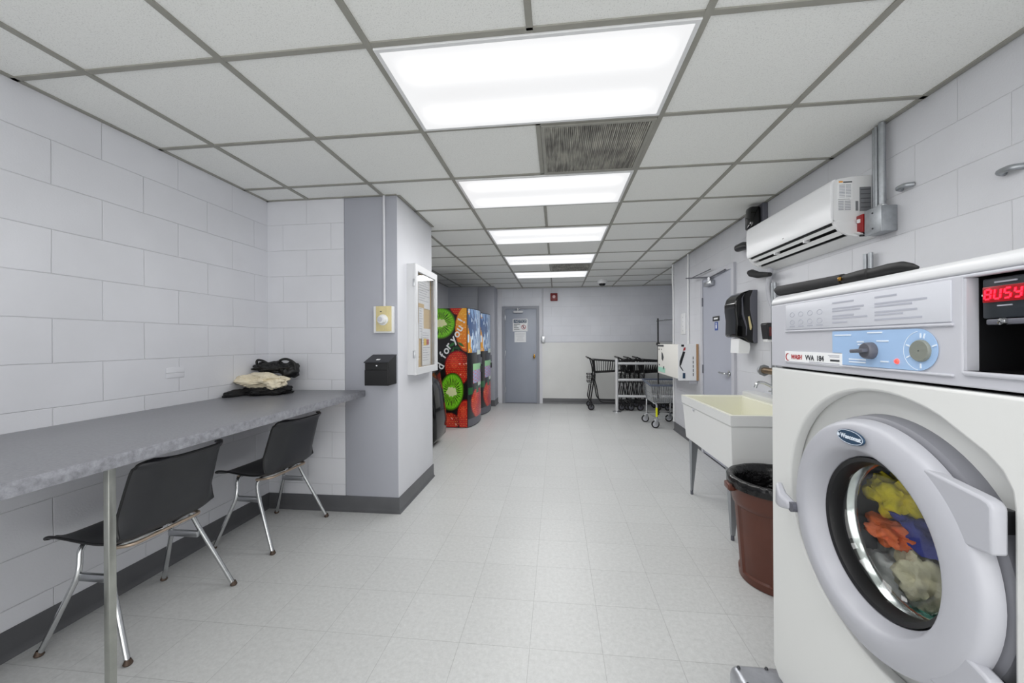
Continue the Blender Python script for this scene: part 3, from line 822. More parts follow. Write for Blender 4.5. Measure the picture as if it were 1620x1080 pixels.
# blue zone
bl = [(1.056, 1.320), (1.056, 1.268), (1.024, 1.268), (1.024, 1.240)] + [(.826 - .041 * sin(a), 1.280 - .040 * cos(a)) for a in np.linspace(0, pi, 18)]
q = MB(); q.mesh(plate([PW(bl)], .0012), 0, W(0, 0, px_ - .0006)); q.build('blue_selector_zone', m_blue, cpo)
q = MB()
for y, z, w_ in ((1.02, 1.309, .055), (.925, 1.313, .04), (.965, 1.293, .02), (.965, 1.287, .015), (.905, 1.295, .03), (.975, 1.253, .05), (.975, 1.247, .05), (.90, 1.252, .02)):
    q.box(px_ - .0022, y - w_ / 2, z, px_ - .0010, y + w_ / 2, z + .003)
for a in (75, 90, 20, -90, 160, 205):
    q.box(-.0012, .024, -.001, .0012, .033, .0012, 0, 0, W(.818, 1.278, px_ - .0012) @ Matrix.Rotation(math.radians(a - 90), 4, 'Z'))
q.build('white_print', m_printw, cpo); q = MB()
q.mesh(plate([arc(0, 0, .0375, 100, 260, 20) + arc(0, 0, .0365, 260, 100, 20)], .0004), 0, W(.818, 1.278, px_ - .0014))
q.build('dial_scale_arc', m_printw, cpo)
k = MB(); k.lathe([(.001, -.016), (.0155, -.016), (.0175, -.013), (.0185, 0)], (px_, .935, 1.2755), 'X', 28)
k.box(-.012, -.004, .010, .026, .004, .028, 0, .002, W(.935, 1.2755, px_) @ Matrix.Rotation(math.radians(184), 4, 'Z'))
k.build('program_knob', m_knob, cpo)
k = MB(); k.lathe([(.001, -.006), (.019, -.006), (.021, -.003), (.021, 0)], (px_, .818, 1.278), 'X', 28); k.build('timer_dial', m_dial, cpo)
k = MB(); k.lathe([(.001, -.005), (.004, -.004), (.0062, 0)], (px_, .870, 1.2555), 'X', 16); k.build('indicator_lamp', m_redlamp, cpo)
# sticker
st = MB().box(px_ - .0022, 1.022, 1.2335, px_ + .001, 1.257, 1.2665).build('machine_sticker', m_paper, cpo)
q = MB(); q.mesh(text_mesh('WASH', .0175, bold=.0005, shear=.15), 0, W(1.202, 1.2505, px_ - .0026))
q.mesh(plate([arc(0, 0, .011, 60, 300, 14) + arc(.003, 0, .009, 300, 60, 14)], .0004), 0, W(1.243, 1.250, px_ - .0024))
q.build('red_logo_lettering', m_red, st)
q = MB(); q.mesh(text_mesh('VVA  184', .019, bold=.0004), 0, W(1.123, 1.2505, px_ - .0026))
q.build('black_lettering', m_printd, st)
MB().box(px_ - .0028, 1.030, 1.2460, px_ - .001, 1.062, 1.2505).build('black_bar_print', m_printd, st)
q = MB()
for a, b, z in ((1.03, 1.07, 1.2600), (1.03, 1.145, 1.2395), (1.03, 1.12, 1.2365), (1.03, 1.065, 1.2565)): q.box(px_ - .0026, a, z, px_ - .001, b, z + .0014)
q.build('fine_print', m_print, st)
# coin unit
cu_ = MB()
cu_.box(WX + .10, .60, 1.235, WX + .11, .74, 1.408)
cu_.prism([(.735, WX + .012), (.735, WX + .10), (.70, WX + .10), (.715, WX + .012)], 'Z', 1.246, 1.402) if 0 else None
cu_.box(WX + .020, .738, 1.24, WX + .10, .749, 1.405); cu_.box(WX + .012, .622, 1.24, WX + .10, .74, 1.246); cu_.box(WX + .012, .622, 1.402, WX + .10, .74, 1.405)
cu_.box(WX + .012, .618, 1.24, WX + .10, .622, 1.405)
cu_.build('coin_recess', m_black if 0 else m_blackpl, t)
q = MB(); q.box(WX + .002, .739, 1.2465, WX + .020, .7438, 1.4015); q.build('recess_cheek', m_panel, t)
dp = MB(); dp.box(WX + .012, .624, 1.332, WX + .030, .7255, 1.397, 0, .003); dpo = dp.build('display_unit', mat('dark_slate_plastic', (38, 44, 50), .3), t)
q = MB(); q.box(WX + .0085, .6615, 1.358, WX + .012, .7215, 1.383, 0, .001); q.build('display_window', mat('dark_red_window', (90, 8, 14), .25, emit=((255, 20, 40), .22)), dpo)
SEG = {'B': 'abcdefg', 'U': 'bcdef', 'S': 'acdfg', 'Y': 'bcdfg'}
q = MB()
def seg7(ch, y0, z0, wd, h, x):
    M_ = W(y0, z0, x) @ Matrix(((1, .12, 0, 0), (0, 1, 0, 0), (0, 0, 1, 0), (0, 0, 0, 1)))
    e = .0013
    S_ = {'a': (e, h - e, wd - e, h + e), 'd': (e, -e, wd - e, e), 'g': (e, h / 2 - e, wd - e, h / 2 + e),
          'f': (-e, h / 2 + e / 2, e, h - e / 2), 'e': (-e, e / 2, e, h / 2 - e / 2), 'b': (wd - e, h / 2 + e / 2, wd + e, h - e / 2), 'c': (wd - e, e / 2, wd + e, h / 2 - e / 2)}
    for c_ in SEG[ch]:
        a = S_[c_]; q.box(a[0], a[1], 0, a[2], a[3], .0008, 0, 0, M_)
for i, ch in enumerate('BUSY'): seg7(ch, .7175 - .0140 * i, 1.3630, .0085, .015, WX + .008)
q.build('display_digits', m_redled, dpo)
MB().box(WX + .0105, .675, 1.388, WX + .0128, .706, 1.3905).build('heading_print', m_print, dpo)
MB().box(WX + .0105, .682, 1.351, WX + .0128, .702, 1.353).build('caption_print', m_print, dpo)
MB().box(WX + .0105, .7230, 1.369, WX + .0128, .7245, 1.3715).build('indicator_dot', m_paper, dpo)
q = MB(); q.box(WX + .008, .624, 1.322, WX + .03, .716, 1.331, 0, .002); q.build('coin_tray_bar', m_knob, t)
q = MB(); q.lathe([(.001, -.006), (.005, -.005), (.006, 0)], (WX + .008, .690, 1.3265), 'X', 14); q.box(WX + .004, .684, 1.325, WX + .008, .696, 1.329); q.build('coin_lock', m_chrome, t)
q = MB(); q.box(WX - .004, .62, 1.238, WX + .02, .742, 1.246, 0, .003); q.build('coin_shelf', m_panel, t)

# door: ring, hinges, glass
door = MB()
prof = [(.160, WX + .030), (.162, WX + .010), (.165, WX - .004), (.176, WX - .028), (.182, WX - .037), (.188, WX - .040), (.200, WX - .040), (.220, WX - .037),
        (.232, WX - .032), (.237, WX - .029), (.241, WX - .024), (.246, WX - .010), (.246, WX - .004), (.236, WX + .0), (.170, WX + .004)]
door.lathe([(r, h) for r, h in prof], (0, DC, DZ), 'X', 96)
dro = door.build('door_ring', m_ring, t, smooth=50)
q = MB(); q.lathe([(.225, WX - .002), (.247, WX + .004), (.252, WX + .008), (.257, WX + .034), (.245, WX + .034)], (0, DC, DZ), 'X', 96); q.build('shadow_collar', mat('shadow_gap_grey', (122, 123, 130), .45), t)  # shade of the gap behind the ring, put in as a grey band
q = MB(); q.lathe([(.164, WX + .030), (.161, WX - .002), (.152, WX - .000), (.148, WX + .012), (.146, WX + .030)], (0, DC, DZ), 'X', 72); q.build('door_gasket', m_blackpl, dro)
q = MB(); q.lathe([(.150, WX + .006), (.147, WX + .025), (.135, WX + .05), (.10, WX + .07), (.05, WX + .078), (.0005, WX + .08)], (0, DC, DZ), 'X', 64); q.build('glass_bowl', m_bowl, dro, smooth=80)
for z0, z1 in ((.972, 1.068), (.700, .795)):
    q = MB(); q.prism([(.745 if z0 > .9 else .80, z0), (.80 if z0 > .9 else .745, z1 + .004), (.684, z1 - .012), (.673, z1 - .016), (.668, z1 - .024), (.668, z0), (.71, z0 - .004)], 'X', WX - .031, WX - .008)
    q.build('hinge_arm', m_ring, dro, bevel=.005)
    q = MB(); q.box(WX - .012, .676, z0 + .03, WX + .012, .70, z1 - .03, 0, .001); q.build('hinge_pin', m_blackpl, dro)
q = MB(); q.mesh(plate([[(.040 * cos(a), .0165 * sin(a)) for a in np.linspace(0, 2 * pi, 40, endpoint=False)]], .004, .001), 0, W(DC + .012, DZ + .207, WX - .045) @ Matrix.Rotation(math.radians(0), 4, 'Z'))
lg = q.build('badge', m_navy, dro)
q = MB(); q.mesh(text_mesh('Wascomat', .0135, bold=.0003), 0, W(DC + .008, DZ + .207, WX - .0478)); q.mesh(plate([arc(0, 0, .0036, 0, 360, 16)[:-1]], .0006), 0, W(DC + .044, DZ + .207, WX - .0478))
q.mesh(plate([[(.038 * cos(a), .0148 * sin(a)) for a in np.linspace(0, 2 * pi, 40, endpoint=False)], [(.0368 * cos(a), .0138 * sin(a)) for a in np.linspace(0, 2 * pi, 40, endpoint=False)]], .0004), 0, W(DC + .012, DZ + .207, WX - .0472))
q.build('badge_lettering', m_printw, lg)
q = MB(); hy, hz = 1.150, .842
q.rings([[(WX - .030, hy + .010, hz - .014), (WX - .050, hy + .010, hz - .006), (WX - .050, hy + .010, hz + .010), (WX - .028, hy + .010, hz + .012)],
         [(WX - .036, hy + .040, hz - .020), (WX - .060, hy + .040, hz - .014), (WX - .060, hy + .040, hz + .022), (WX - .036, hy + .040, hz + .028)],
         [(WX - .034, hy + .066, hz - .018), (WX - .054, hy + .066, hz - .016), (WX - .052, hy + .066, hz + .044), (WX - .032, hy + .066, hz + .044)],
         [(WX - .030, hy + .076, hz - .012), (WX - .046, hy + .076, hz - .012), (WX - .044, hy + .076, hz + .046), (WX - .030, hy + .076, hz + .046)]])
q.build('door_handle', m_ring, dro, bevel=.006, smooth=60)
q = MB(); q.cyl((WX - .046, hy + .006, hz), (WX + .0, hy + .006, hz), .013, n=18); q.build('handle_pivot', m_knob, dro)
# drum
q = MB(); q.lathe([(.176, WX + .035), (.19, WX + .05), (.27, WX + .07), (.275, WX + .10), (.275, 1.22), (.26, 1.24), (.001, 1.24)], (0, DC, DZ), 'X', 64); q.build('drum', m_steel, t)
q = MB(); q.lathe([(.172, WX + .034), (.162, WX + .045), (.152, WX + .055), (.150, WX + .062), (.158, WX + .07)], (0, DC, DZ), 'X', 64); q.build('drum_lip', m_chrome, t)
# foot and drain seen under the corner
for fx, fy in ((.09, WY1 - .10), (.62, WY1 - .10), (.09, WY0 + .10), (.62, WY0 + .10)):
    MB().cyl((WX + fx, fy, .20), (WX + fx, fy, .25), .045, n=20).build('foot', m_oldbrass, t)
# laundry in the drum
cl = [('yellow', (240, 218, 40), (.835, 1.065, .915), (.05, .075, .06)), ('orange', (238, 122, 78), (.80, 1.045, .835), (.04, .065, .03)),
      ('blue', (66, 72, 158), (.845, 1.00, .855), (.06, .085, .055)), ('beige', (220, 212, 184), (.825, .985, .755), (.05, .06, .07)),
      ('white', (238, 238, 240), (.85, 1.085, .70), (.06, .085, .09)), ('grey', (176, 170, 172), (.90, 1.13, .80), (.05, .05, .07)), ('olive', (160, 166, 128), (.88, 1.00, .645), (.07, .09, .035)),
      ('teal', (90, 170, 156), (.82, .955, .675), (.035, .05, .025)), ('charcoal', (60, 58, 66), (.87, .98, .965), (.05, .07, .04))]
for i, (n_, c_, p_, r_) in enumerate(cl):
    q = MB(); q.bm(blob(p_, r_, 20 + i * 3, .5, 2.0, 4, fine=.22))
    tag(q.build(n_ + '_laundry', mat(n_ + '_laundry_cloth', c_, .85, bump=(30, .7, .01)), smooth=80), n_ + ' piece of laundry tumbling inside the washing machine drum', 'laundry', 'laundry in the washing machine drum')

# steel base below the washer
t = thing('washer_base', 'scuffed silver metal base with bolts at the foot of the washing machine', 'machine base', (1.0, .98, 0))
q = MB(); q.box(.575, .52, .0, 1.52, 1.425, .199, 0, .03, seg=4); q.build('base_box', mat('scuffed_silver', (176, 178, 184), .3, .55, var=(12, .2), bump=(14, .4, .01)), t)
for (x, y) in ((.60, 1.395), (.69, 1.40), (.64, 1.30), (.60, 1.33), (.72, 1.36)):
    q = MB(); q.lathe([(.001, .206), (.004, .205), (.006, .2)], (x, y, 0), 'Z', 10); q.build('bolt', m_printd, t)
q = MB(); q.box(.570, .56, .02, .5765, 1.38, .16, 0, .003); q.build('side_strip', m_knob, t)

# black tube lying along the washer top
t = thing('foam_tube', 'long black foam-wrapped tube lying along the top edge of the washing machine', 'tube', (.715, 1.15, 1.44))
q = MB(); q.tube([(.704, 1.352, 1.450), (.706, 1.350, 1.453), (.708, 1.342, 1.456), (.715, 1.14, 1.452), (.716, 1.072, 1.451)], .015, 14, rs=[.008, .014, .0165, .0145, .0140]); q.build('smooth_sleeve', m_dkrub, t)
q = MB(); q.tube([(.716, 1.060, 1.450), (.717, 1.02, 1.451), (.717, .992, 1.451), (.718, .988, 1.451), (.718, .94, 1.452), (.720, .91, 1.451), (.722, .89, 1.447), (.724, .878, 1.444)], .014, 14, rs=[.0125, .0135, .0135, .0115, .0125, .012, .008, .003])
q.build('wrapped_sleeve', m_rubber, t)
q = MB(); q.tube([(.716, 1.076, 1.450), (.716, 1.056, 1.450)], .0115, 12); q.build('joint', m_blackpl, t)
q = MB(); q.box(.699, 1.060, 1.446, .704, 1.069, 1.455, 0, .001); q.build('snap', m_brass, t)

# ================================================================== AIR CONDITIONER
AY0, AY1 = 2.325, 3.28
t = thing('air_conditioner', 'white wall-mounted split air conditioner with an open louvre high on the right wall', 'air conditioner', (1.70, 2.8, 1.86))
body = [(1.699, 2.19), (1.60, 2.186), (1.53, 2.176), (1.505, 2.165), (1.50, 2.15), (1.502, 1.955), (1.515, 1.945), (1.575, 1.935), (1.60, 1.90), (1.595, 1.875), (1.62, 1.862), (1.699, 1.853)]
q = MB(); q.prism(body, 'Y', AY0 + .004, AY1 - .004); ac = q.build('casing', m_white, t, bevel=.003)
# glossy front cover
fc = [(1.520, 2.176), (1.500, 2.168), (1.489, 2.150), (1.487, 2.10), (1.489, 1.965), (1.493, 1.938), (1.501, 1.938), (1.503, 2.15)]
q = MB(); q.prism(fc, 'Y', AY0, AY1); fco = q.build('front_cover', m_whitegl, t, bevel=.002)
q = MB(); q.box(1.4865, 2.77, 1.965, 1.488, 2.785, 1.969); q.build('logo_mark', m_printd, fco)
for y in (AY0, AY1 - .016):      # end cheeks of the outlet
    ck = [(1.50, 1.945), (1.60, 1.945), (1.699, 1.853), (1.62, 1.858), (1.575, 1.868), (1.535, 1.89), (1.512, 1.915)]
    q = MB(); q.prism(ck, 'Y', y, y + .016); q.build('end_cheek', m_white, t, bevel=.002)
q = MB(); q.prism([(1.516, 1.946), (1.578, 1.936), (1.604, 1.899), (1.599, 1.872), (1.588, 1.872), (1.592, 1.896), (1.570, 1.924), (1.512, 1.934)], 'Y', AY0 + .016, AY1 - .016); q.build('outlet_cavity', m_blackpl, t)
q = MB(); q.prism([(1.517, 1.928), (1.522, 1.931), (1.536, 1.914), (1.531, 1.911)], 'Y', AY0 + .016, AY1 - .016); q.build('upper_louvre', m_white, t)
q = MB(); q.prism([(1.548, 1.898), (1.553, 1.901), (1.572, 1.880), (1.567, 1.877)], 'Y', AY0 + .03, AY1 - .016); q.build('lower_louvre', m_white, t)
for y in (2.62, 2.95): MB().box(1.525, y, 1.90, 1.56, y + .012, 1.94).build('louvre_support', m_white, t)
q = MB(); q.prism([(1.60, 1.872), (1.699, 1.846), (1.699, 1.852), (1.61, 1.878)], 'Y', AY0 - .02, AY1); q.build('drip_lip', m_white, t)
# labels on the near end
yl = AY0 + .003
def E_(x, z): return face((x, yl, z), (1, 0, 0), (0, 0, 1))
q = MB(); q.box(1.528, yl - .001, 2.06, 1.60, yl + .002, 2.165); q.build('energy_label', m_paper, t)
q = MB(); q.box(1.532, yl - .0018, 2.154, 1.552, yl, 2.162); q.build('orange_heading', mat('orange_print', (236, 160, 50), .5), t)
q = MB(); q.box(1.554, yl - .0018, 2.152, 1.598, yl, 2.159); q.box(1.528, yl - .0018, 2.062, 1.585, yl, 2.0635); q.build('label_print', m_printd, t)
q = MB()
for k in range(9): q.box(1.534, yl - .0018, 2.138 - k * .008, 1.562, yl, 2.141 - k * .008); q.box(1.566, yl - .0018, 2.138 - k * .008, 1.592, yl, 2.141 - k * .008)
q.build('label_text', m_print, t); q = MB()
for k in range(6): q.box(1.530, yl - .0018, 2.050 - k * .009, 1.555, yl, 2.053 - k * .009); q.box(1.562, yl - .0018, 2.050 - k * .009, 1.59, yl, 2.053 - k * .009)
q.build('lower_label_text', m_print, t)
q = MB(); q.box(1.636, yl - .001, 1.995, 1.692, yl + .002, 2.125); q.box(1.616, yl - .001, 1.998, 1.628, yl + .002, 2.05); q.build('rating_plate', mat('grey_rating_print', (122, 124, 128), .5), t)
q = MB()
for k in range(5): q.box(1.64, yl - .0018, 2.11 - k * .024, 1.688, yl, 2.113 - k * .024)
q.build('rating_text', m_printd, t)
# drain hose
t = thing('drain_hose', 'pale grey hose dropping from under the air conditioner to the wall', 'hose', (1.66, 3.3, 1.7))
MB().tube(fil([(1.66, 3.27, 1.862), (1.66, 3.285, 1.80), (1.665, 3.32, 1.72), (1.68, 3.31, 1.60), (1.69, 3.25, 1.50)], .06), .020, 12).build('tube', m_panel, t)
t = thing('pipe_stub', 'black insulated pipe end sticking out under the far end of the air conditioner', 'pipe', (1.62, 3.45, 1.87))
MB().tube([(1.62, 3.20, 1.800), (1.63, 3.40, 1.83), (1.63, 3.50, 1.86), (1.64, 3.56, 1.875)], .028, 14, rs=[.016, .026, .032, .022]).build('sleeve', m_dkrub, t)
t = thing('wall_speaker', 'black box mounted at the wall top above the far end of the air conditioner', 'speaker', (1.66, 3.5, 2.2))
q = MB(); q.box(1.575, 3.40, 2.215, 1.66, 3.50, 2.395, 0, .02); q.box(1.60, 3.50, 2.23, 1.66, 3.56, 2.36, 0, .015); q.build('cabinet', m_blackgl, t)
q = MB(); q.box(1.66, 3.38, 2.25, 1.70, 3.46, 2.41, 0, .004); q.build('wall_bracket', m_knob, t)
t = thing('round_bracket', 'black round fitting with a metal eye beside the far end of the air conditioner', 'fitting', (1.67, 3.78, 2.14))
q = MB(); q.tube([(1.665, 3.62, 2.12), (1.655, 3.70, 2.135), (1.65, 3.80, 2.14)], .03, 14, rs=[.03, .038, .034]); q.build('body', m_blackpl, t)
q = MB(); q.lathe([(.016, -.004), (.022, -.006), (.024, 0)], (1.628, 3.76, 2.145), 'X', 20); q.build('metal_eye', m_steel, t)

# conduits, junction box, emergency switch
t = thing('junction_box', 'grey metal junction box where the galvanized conduits end, beside the air conditioner', 'junction box', (1.66, 2.23, 1.84))
q = MB(); q.box(1.625, 2.17, 1.845, 1.699, 2.275, 1.975, 0, .004); q.box(1.622, 2.168, 1.843, 1.628, 2.277, 1.977, 0, .002); q.build('box', m_galv, t)
for k, z in enumerate((1.87, 1.95)):
    q = MB(); q.lathe([(.001, -.004), (.004, -.003), (.004, 0)], (1.622, 2.222, z), 'X', 10); q.build('cover_screw', m_printd, t)
for y, x, r in ((2.262, 1.672, .010), (2.290, 1.683, .010), (2.222, 1.668, .015)):
    t2 = thing('conduit', {2.262: 'middle of the three vertical galvanized conduits above the junction box', 2.290: 'thin conduit nearest the air conditioner of the three vertical pipes', 2.222: 'thickest of the three vertical galvanized conduits above the junction box'}[y], 'conduit', (x, y, 1.97), 'vertical conduits above the junction box')
    MB().cyl((x, y, 1.972), (x, y, CEIL - .008), r, n=14).build('pipe', m_galv, t2)
    q = MB(); q.lathe([(r + .004, 0), (r + .005, .006), (r + .005, .018), (r + .001, .022)], (x, y, 1.972), 'Z', 16); q.build('connector', m_steel, t2)
t = thing('emergency_switch', 'small red switch box with a clear guard beside the grey junction box', 'switch', (1.65, 2.31, 1.86))
q = MB(); q.box(1.620, 2.284, 1.875, 1.660, 2.335, 1.968, 0, .004); q.build('red_box', m_redp, t)
q = MB(); q.box(1.61, 2.30, 1.925, 1.621, 2.315, 1.945, 0, .002); q.build('toggle', m_paper, t)
q = MB(); q.tube([(1.64, 2.315, 1.875), (1.64, 2.318, 1.855)], .012, 12); q.build('gland', m_blackpl, t)
for i, (y, z, lb) in enumerate(((2.11, 2.04, 'small grey metal pipe clip on the wall above the washing machine'), (1.665, 1.93, 'small pipe clip on the right wall at the picture edge'))):
    t = thing('pipe_clip', lb, 'clip', (1.70, y, z), 'empty pipe clips on the right wall')
    q = MB(); q.tube(fil([(1.698, y + .035, z), (1.67, y + .028, z), (1.665, y - .02, z), (1.698, y - .03, z)], .015), .011, 10); q.build('strap', m_galv, t)
for i, (y, lb) in enumerate(((2.31, 'pair of short grey pipes rising behind the washing machine, nearer the camera'), (3.24, 'pair of short grey pipes rising behind the washing machine, at its far corner'))):
    t = thing('pipe_pair', lb, 'pipes', (1.68, y, 0), 'pipe pairs behind the washing machine')
    for dy in (0, .035): MB().cyl((1.675, y + dy, 0 if i == 0 else .875), (1.675, y + dy, 1.765 if i == 0 else 1.745), .0105, n=12).build('pipe', m_galv, t)

# ================================================================== RIGHT WALL ITEMS
# restroom door
dr = thing('door_2', None, None, (1.70, 4.37, 0)); dr['kind'] = 'structure'
q = MB(); q.mesh(plate([[(-4.82, 0), (-3.955, 0), (-3.955, 2.045), (-4.82, 2.045)], [(-4.76, -.01), (-4.01, -.01), (-4.01, 1.995), (-4.76, 1.995)]], .03, .002), 0, face((1.69, 0, 0), (0, -1, 0), (0, 0, 1)))
q.build('door_frame', m_panel, dr)
MB().box(1.684, 4.012, .012, 1.700, 4.758, 1.993).build('door_leaf', m_door2, dr)
for z in (.28, .97, 1.74):
    MB().cyl((1.680, 4.765, z - .05), (1.680, 4.765, z + .05), .009, n=10).build('hinge', m_knob, dr)
q = MB(); q.lathe([(.001, -.010), (.028, -.008), (.030, 0)], (1.684, 4.075, .97), 'X', 20); q.tube(fil([(1.684, 4.075, .97), (1.635, 4.075, .97), (1.632, 4.19, .975)], .02), .010, 10); q.build('lever_handle', m_chrome, dr)
q = MB(); q.box(1.640, 4.42, 1.895, 1.684, 4.62, 1.945, 0, .006); q.cyl((1.655, 4.49, 1.94), (1.655, 4.49, 1.985), .020, n=14)
cl_ = q.build('door_closer', m_steel, dr)
q = MB(); q.tube([(1.655, 4.49, 1.985), (1.58, 5.02, 2.06), (1.66, 5.06, 2.065)], .008, 8); q.tube([(1.66, 5.06, 2.07), (1.67, 4.50, 2.075)], .006, 8); q.tube([(1.655, 4.49, 1.98), (1.66, 4.10, 2.0)], .007, 8)
q.build('closer_arm', m_knob, cl_)
t = thing('room_sign', 'small black sign with white letters on the pale grey door', 'sign', (1.683, 4.36, 1.50))
q = MB(); q.box(1.680, 4.30, 1.505, 1.684, 4.475, 1.555, 0, .001); q.build('plate', m_blackpl, t)
q = MB(); q.box(1.679, 4.335, 1.522, 1.681, 4.44, 1.538); q.build('lettering', m_paper, t)
t = thing('restroom_symbol', 'small blue restroom pictogram sticker under the black sign', 'sign', (1.683, 4.38, 1.40))
q = MB(); q.box(1.681, 4.345, 1.405, 1.684, 4.42, 1.495); q.build('sticker', mat('royal_blue_print', (50, 80, 160), .4), t)
q = MB(); q.box(1.680, 4.367, 1.425, 1.682, 4.397, 1.465); q.mesh(plate([arc(0, 0, .011, 0, 360, 14)[:-1]], .001), 0, F_rw(1.6805, 4.382, 1.477)); q.build('figure', m_paper, t)
t = thing('intercom_panel', 'tall narrow white panel on the wall beside the pale grey door', 'panel', (1.70, 5.50, 1.40))
q = MB(); q.box(1.688, 5.42, 1.385, 1.70, 5.60, 1.665, 0, .003); q.build('plate', m_white, t)
for k in range(4):
    q = MB(); q.lathe([(.001, -.003), (.010, -.002), (.010, 0)], (1.688, 5.51, 1.43 + k * .06), 'X', 12); q.build('button', m_panel, t)
tag(MB().cyl((1.688, 5.285, 1.25), (1.688, 5.285, CEIL - .008), .013, n=12).build('conduit', m_white), 'white vertical conduit dropping from the ceiling to the white carton', 'conduit')
tag(MB().tube([(1.690, 5.965, CEIL - .008), (1.688, 5.965, 2.2), (1.697, 5.967, 2.0), (1.694, 5.964, 1.2), (1.695, 5.964, .12)], .013, 10).build('cable', m_white), 'white cable running down the end corner of the right wall', 'cable')

# large printed carton on the wall
t = thing('cardboard_carton', 'large white printed cardboard carton fixed on the wall above the wire laundry cart', 'carton', (1.58, 5.5, .83))
q = MB(); q.box(1.465, 4.97, .832, 1.697, 5.93, 1.25, 0, .004); q.build('carton_body', mat('white_carton', (226, 224, 218), .6), t)
q = MB(); q.box(1.672, 4.962, .815, 1.698, 4.972, 1.256); q.build('kraft_edge', m_cardb, t)
q = MB(); q.box(1.463, 4.962, .815, 1.672, 4.970, 1.256); q.build('end_flap', m_paper, t)
q = MB(); q.box(1.462, 5.62, 1.215, 1.4655, 5.92, 1.240); q.box(1.462, 5.84, 1.165, 1.4655, 5.875, 1.185); q.box(1.462, 5.72, 1.168, 1.4655, 5.745, 1.185)
q.box(1.462, 5.83, .945, 1.4655, 5.87, .965); q.box(1.462, 5.60, .905, 1.4655, 5.64, .945)
q.prism([(5.72, 1.04), (5.66, 1.02), (5.62, 1.07), (5.66, 1.12), (5.72, 1.14)], 'X', 1.462, 1.466); q.build('dark_print', m_printd, t)
q = MB(); q.box(1.462, 5.55, .86, 1.4655, 5.90, .925); q.build('green_print', mat('soft_green_print', (160, 206, 186), .6), t)
q = MB(); q.prism([(1.478, .985), (1.496, 1.00), (1.545, 1.16), (1.520, 1.17), (1.480, 1.05)], 'Y', 4.958, 4.963); q.box(1.50, 4.958, 1.225, 1.53, 4.963, 1.25)
q.prism([(1.48, .985), (1.515, .93), (1.522, .935), (1.49, .99)], 'Y', 4.958, 4.963); q.build('black_device_print', m_blackpl, t)
q = MB(); q.box(1.515, 4.958, .84, 1.545, 4.963, .905, 0, .002); q.build('navy_print', m_navy, t)
q = MB(); q.prism([(1.52, 1.175), (1.545, 1.18), (1.55, 1.215), (1.53, 1.215)], 'Y', 4.958, 4.963); q.build('red_print', m_red, t)
q = MB()
for k in range(5): q.box(1.632, 4.9605, .87 + k * .05, 1.640, 4.963, .905 + k * .05)
q.build('small_print', m_printd, t)
q = MB(); q.box(1.60, 5.00, .775, 1.70, 5.04, .83, 0, .003); q.box(1.60, 5.5, .775, 1.70, 5.54, .83, 0, .003); q.build('wall_bracket', m_panel, t)

# paper towel dispenser
t = thing('towel_dispenser', 'smoky black paper towel dispenser mounted on the right wall above the sink', 'towel dispenser', (1.70, 3.72, 1.28))
Y0, Y1 = 3.56, 3.78
def cx_(pts): return [(1.699 - (1.699 - x) * .76, z) for x, z in pts]
side = [(1.699, 1.73), (1.62, 1.728), (1.54, 1.705), (1.485, 1.665), (1.462, 1.61), (1.462, 1.55), (1.475, 1.47), (1.470, 1.34), (1.49, 1.325), (1.56, 1.318), (1.60, 1.29), (1.64, 1.275), (1.699, 1.272)]
q = MB(); q.prism(cx_(side), 'Y', Y0, Y1); q.build('cover', m_blackgl, t, bevel=.012)
q = MB(); q.prism([(1.699, 1.728), (1.665, 1.728), (1.640, 1.66), (1.640, 1.56), (1.665, 1.42), (1.660, 1.30), (1.67, 1.276), (1.699, 1.274)], 'Y', Y0 - .004, Y1 + .004); q.build('side_panel', m_knob, t, bevel=.003)
q = MB(); q.prism(cx_([(1.565, 1.70), (1.545, 1.66), (1.555, 1.52), (1.59, 1.42), (1.585, 1.34), (1.575, 1.34), (1.578, 1.41), (1.535, 1.52), (1.535, 1.66)]), 'Y', Y0 - .003, Y0 + .01); q.build('trim_wave', m_knob, t)
q = MB(); q.prism(cx_([(1.60, 1.50), (1.615, 1.505), (1.64, 1.41), (1.63, 1.385), (1.62, 1.39)]), 'Y', Y0 - .006, Y0 + .01); q.build('side_window', m_almond, t, bevel=.002)
tp = MB(); tp.prism([(1.565, 1.315), (1.65, 1.275), (1.655, 1.24), (1.645, 1.185), (1.560, 1.187), (1.562, 1.25)], 'Y', Y0 + .03, Y0 + .19)
tag(tp.build('paper_towel', m_paper), 'white paper towel hanging out below the black dispenser', 'paper towel')
# soap dispenser
t = thing('soap_dispenser', 'small black soap dispenser with a dark red window on the right wall', 'soap dispenser', (1.66, 3.3, 1.29))
q = MB(); q.prism([(1.699, 1.43), (1.60, 1.432), (1.592, 1.42), (1.606, 1.305), (1.699, 1.30)], 'Y', 3.20, 3.29); q.build('body', m_blackpl, t, bevel=.004)
q = MB(); q.box(1.612, 3.196, 1.33, 1.65, 3.201, 1.40, 0, .002); q.build('window', mat('dark_red_window_2', (90, 26, 26), .2), t)
q = MB(); q.box(1.605, 3.215, 1.285, 1.65, 3.275, 1.305, 0, .003); q.build('push_bar', m_white, t)
# brass valve
t = thing('brass_pipe', 'capped brass pipe with a ring flange sticking out of the wall above the sink', 'pipe', (1.62, 3.3, 1.06))
q = MB(); q.cyl((1.63, 3.335, 1.06), (1.625, 3.31, 1.06), .040, n=24); q.cyl((1.625, 3.31, 1.06), (1.625, 3.30, 1.06), .046, n=8); q.build('ring_flange', m_galv, t)
q = MB(); q.cyl((1.625, 3.30, 1.06), (1.625, 3.13, 1.06), .026, n=20); q.cyl((1.625, 3.13, 1.06), (1.699, 3.13, 1.06), .026, n=20); q.build('pipe', m_oldbrass, t)

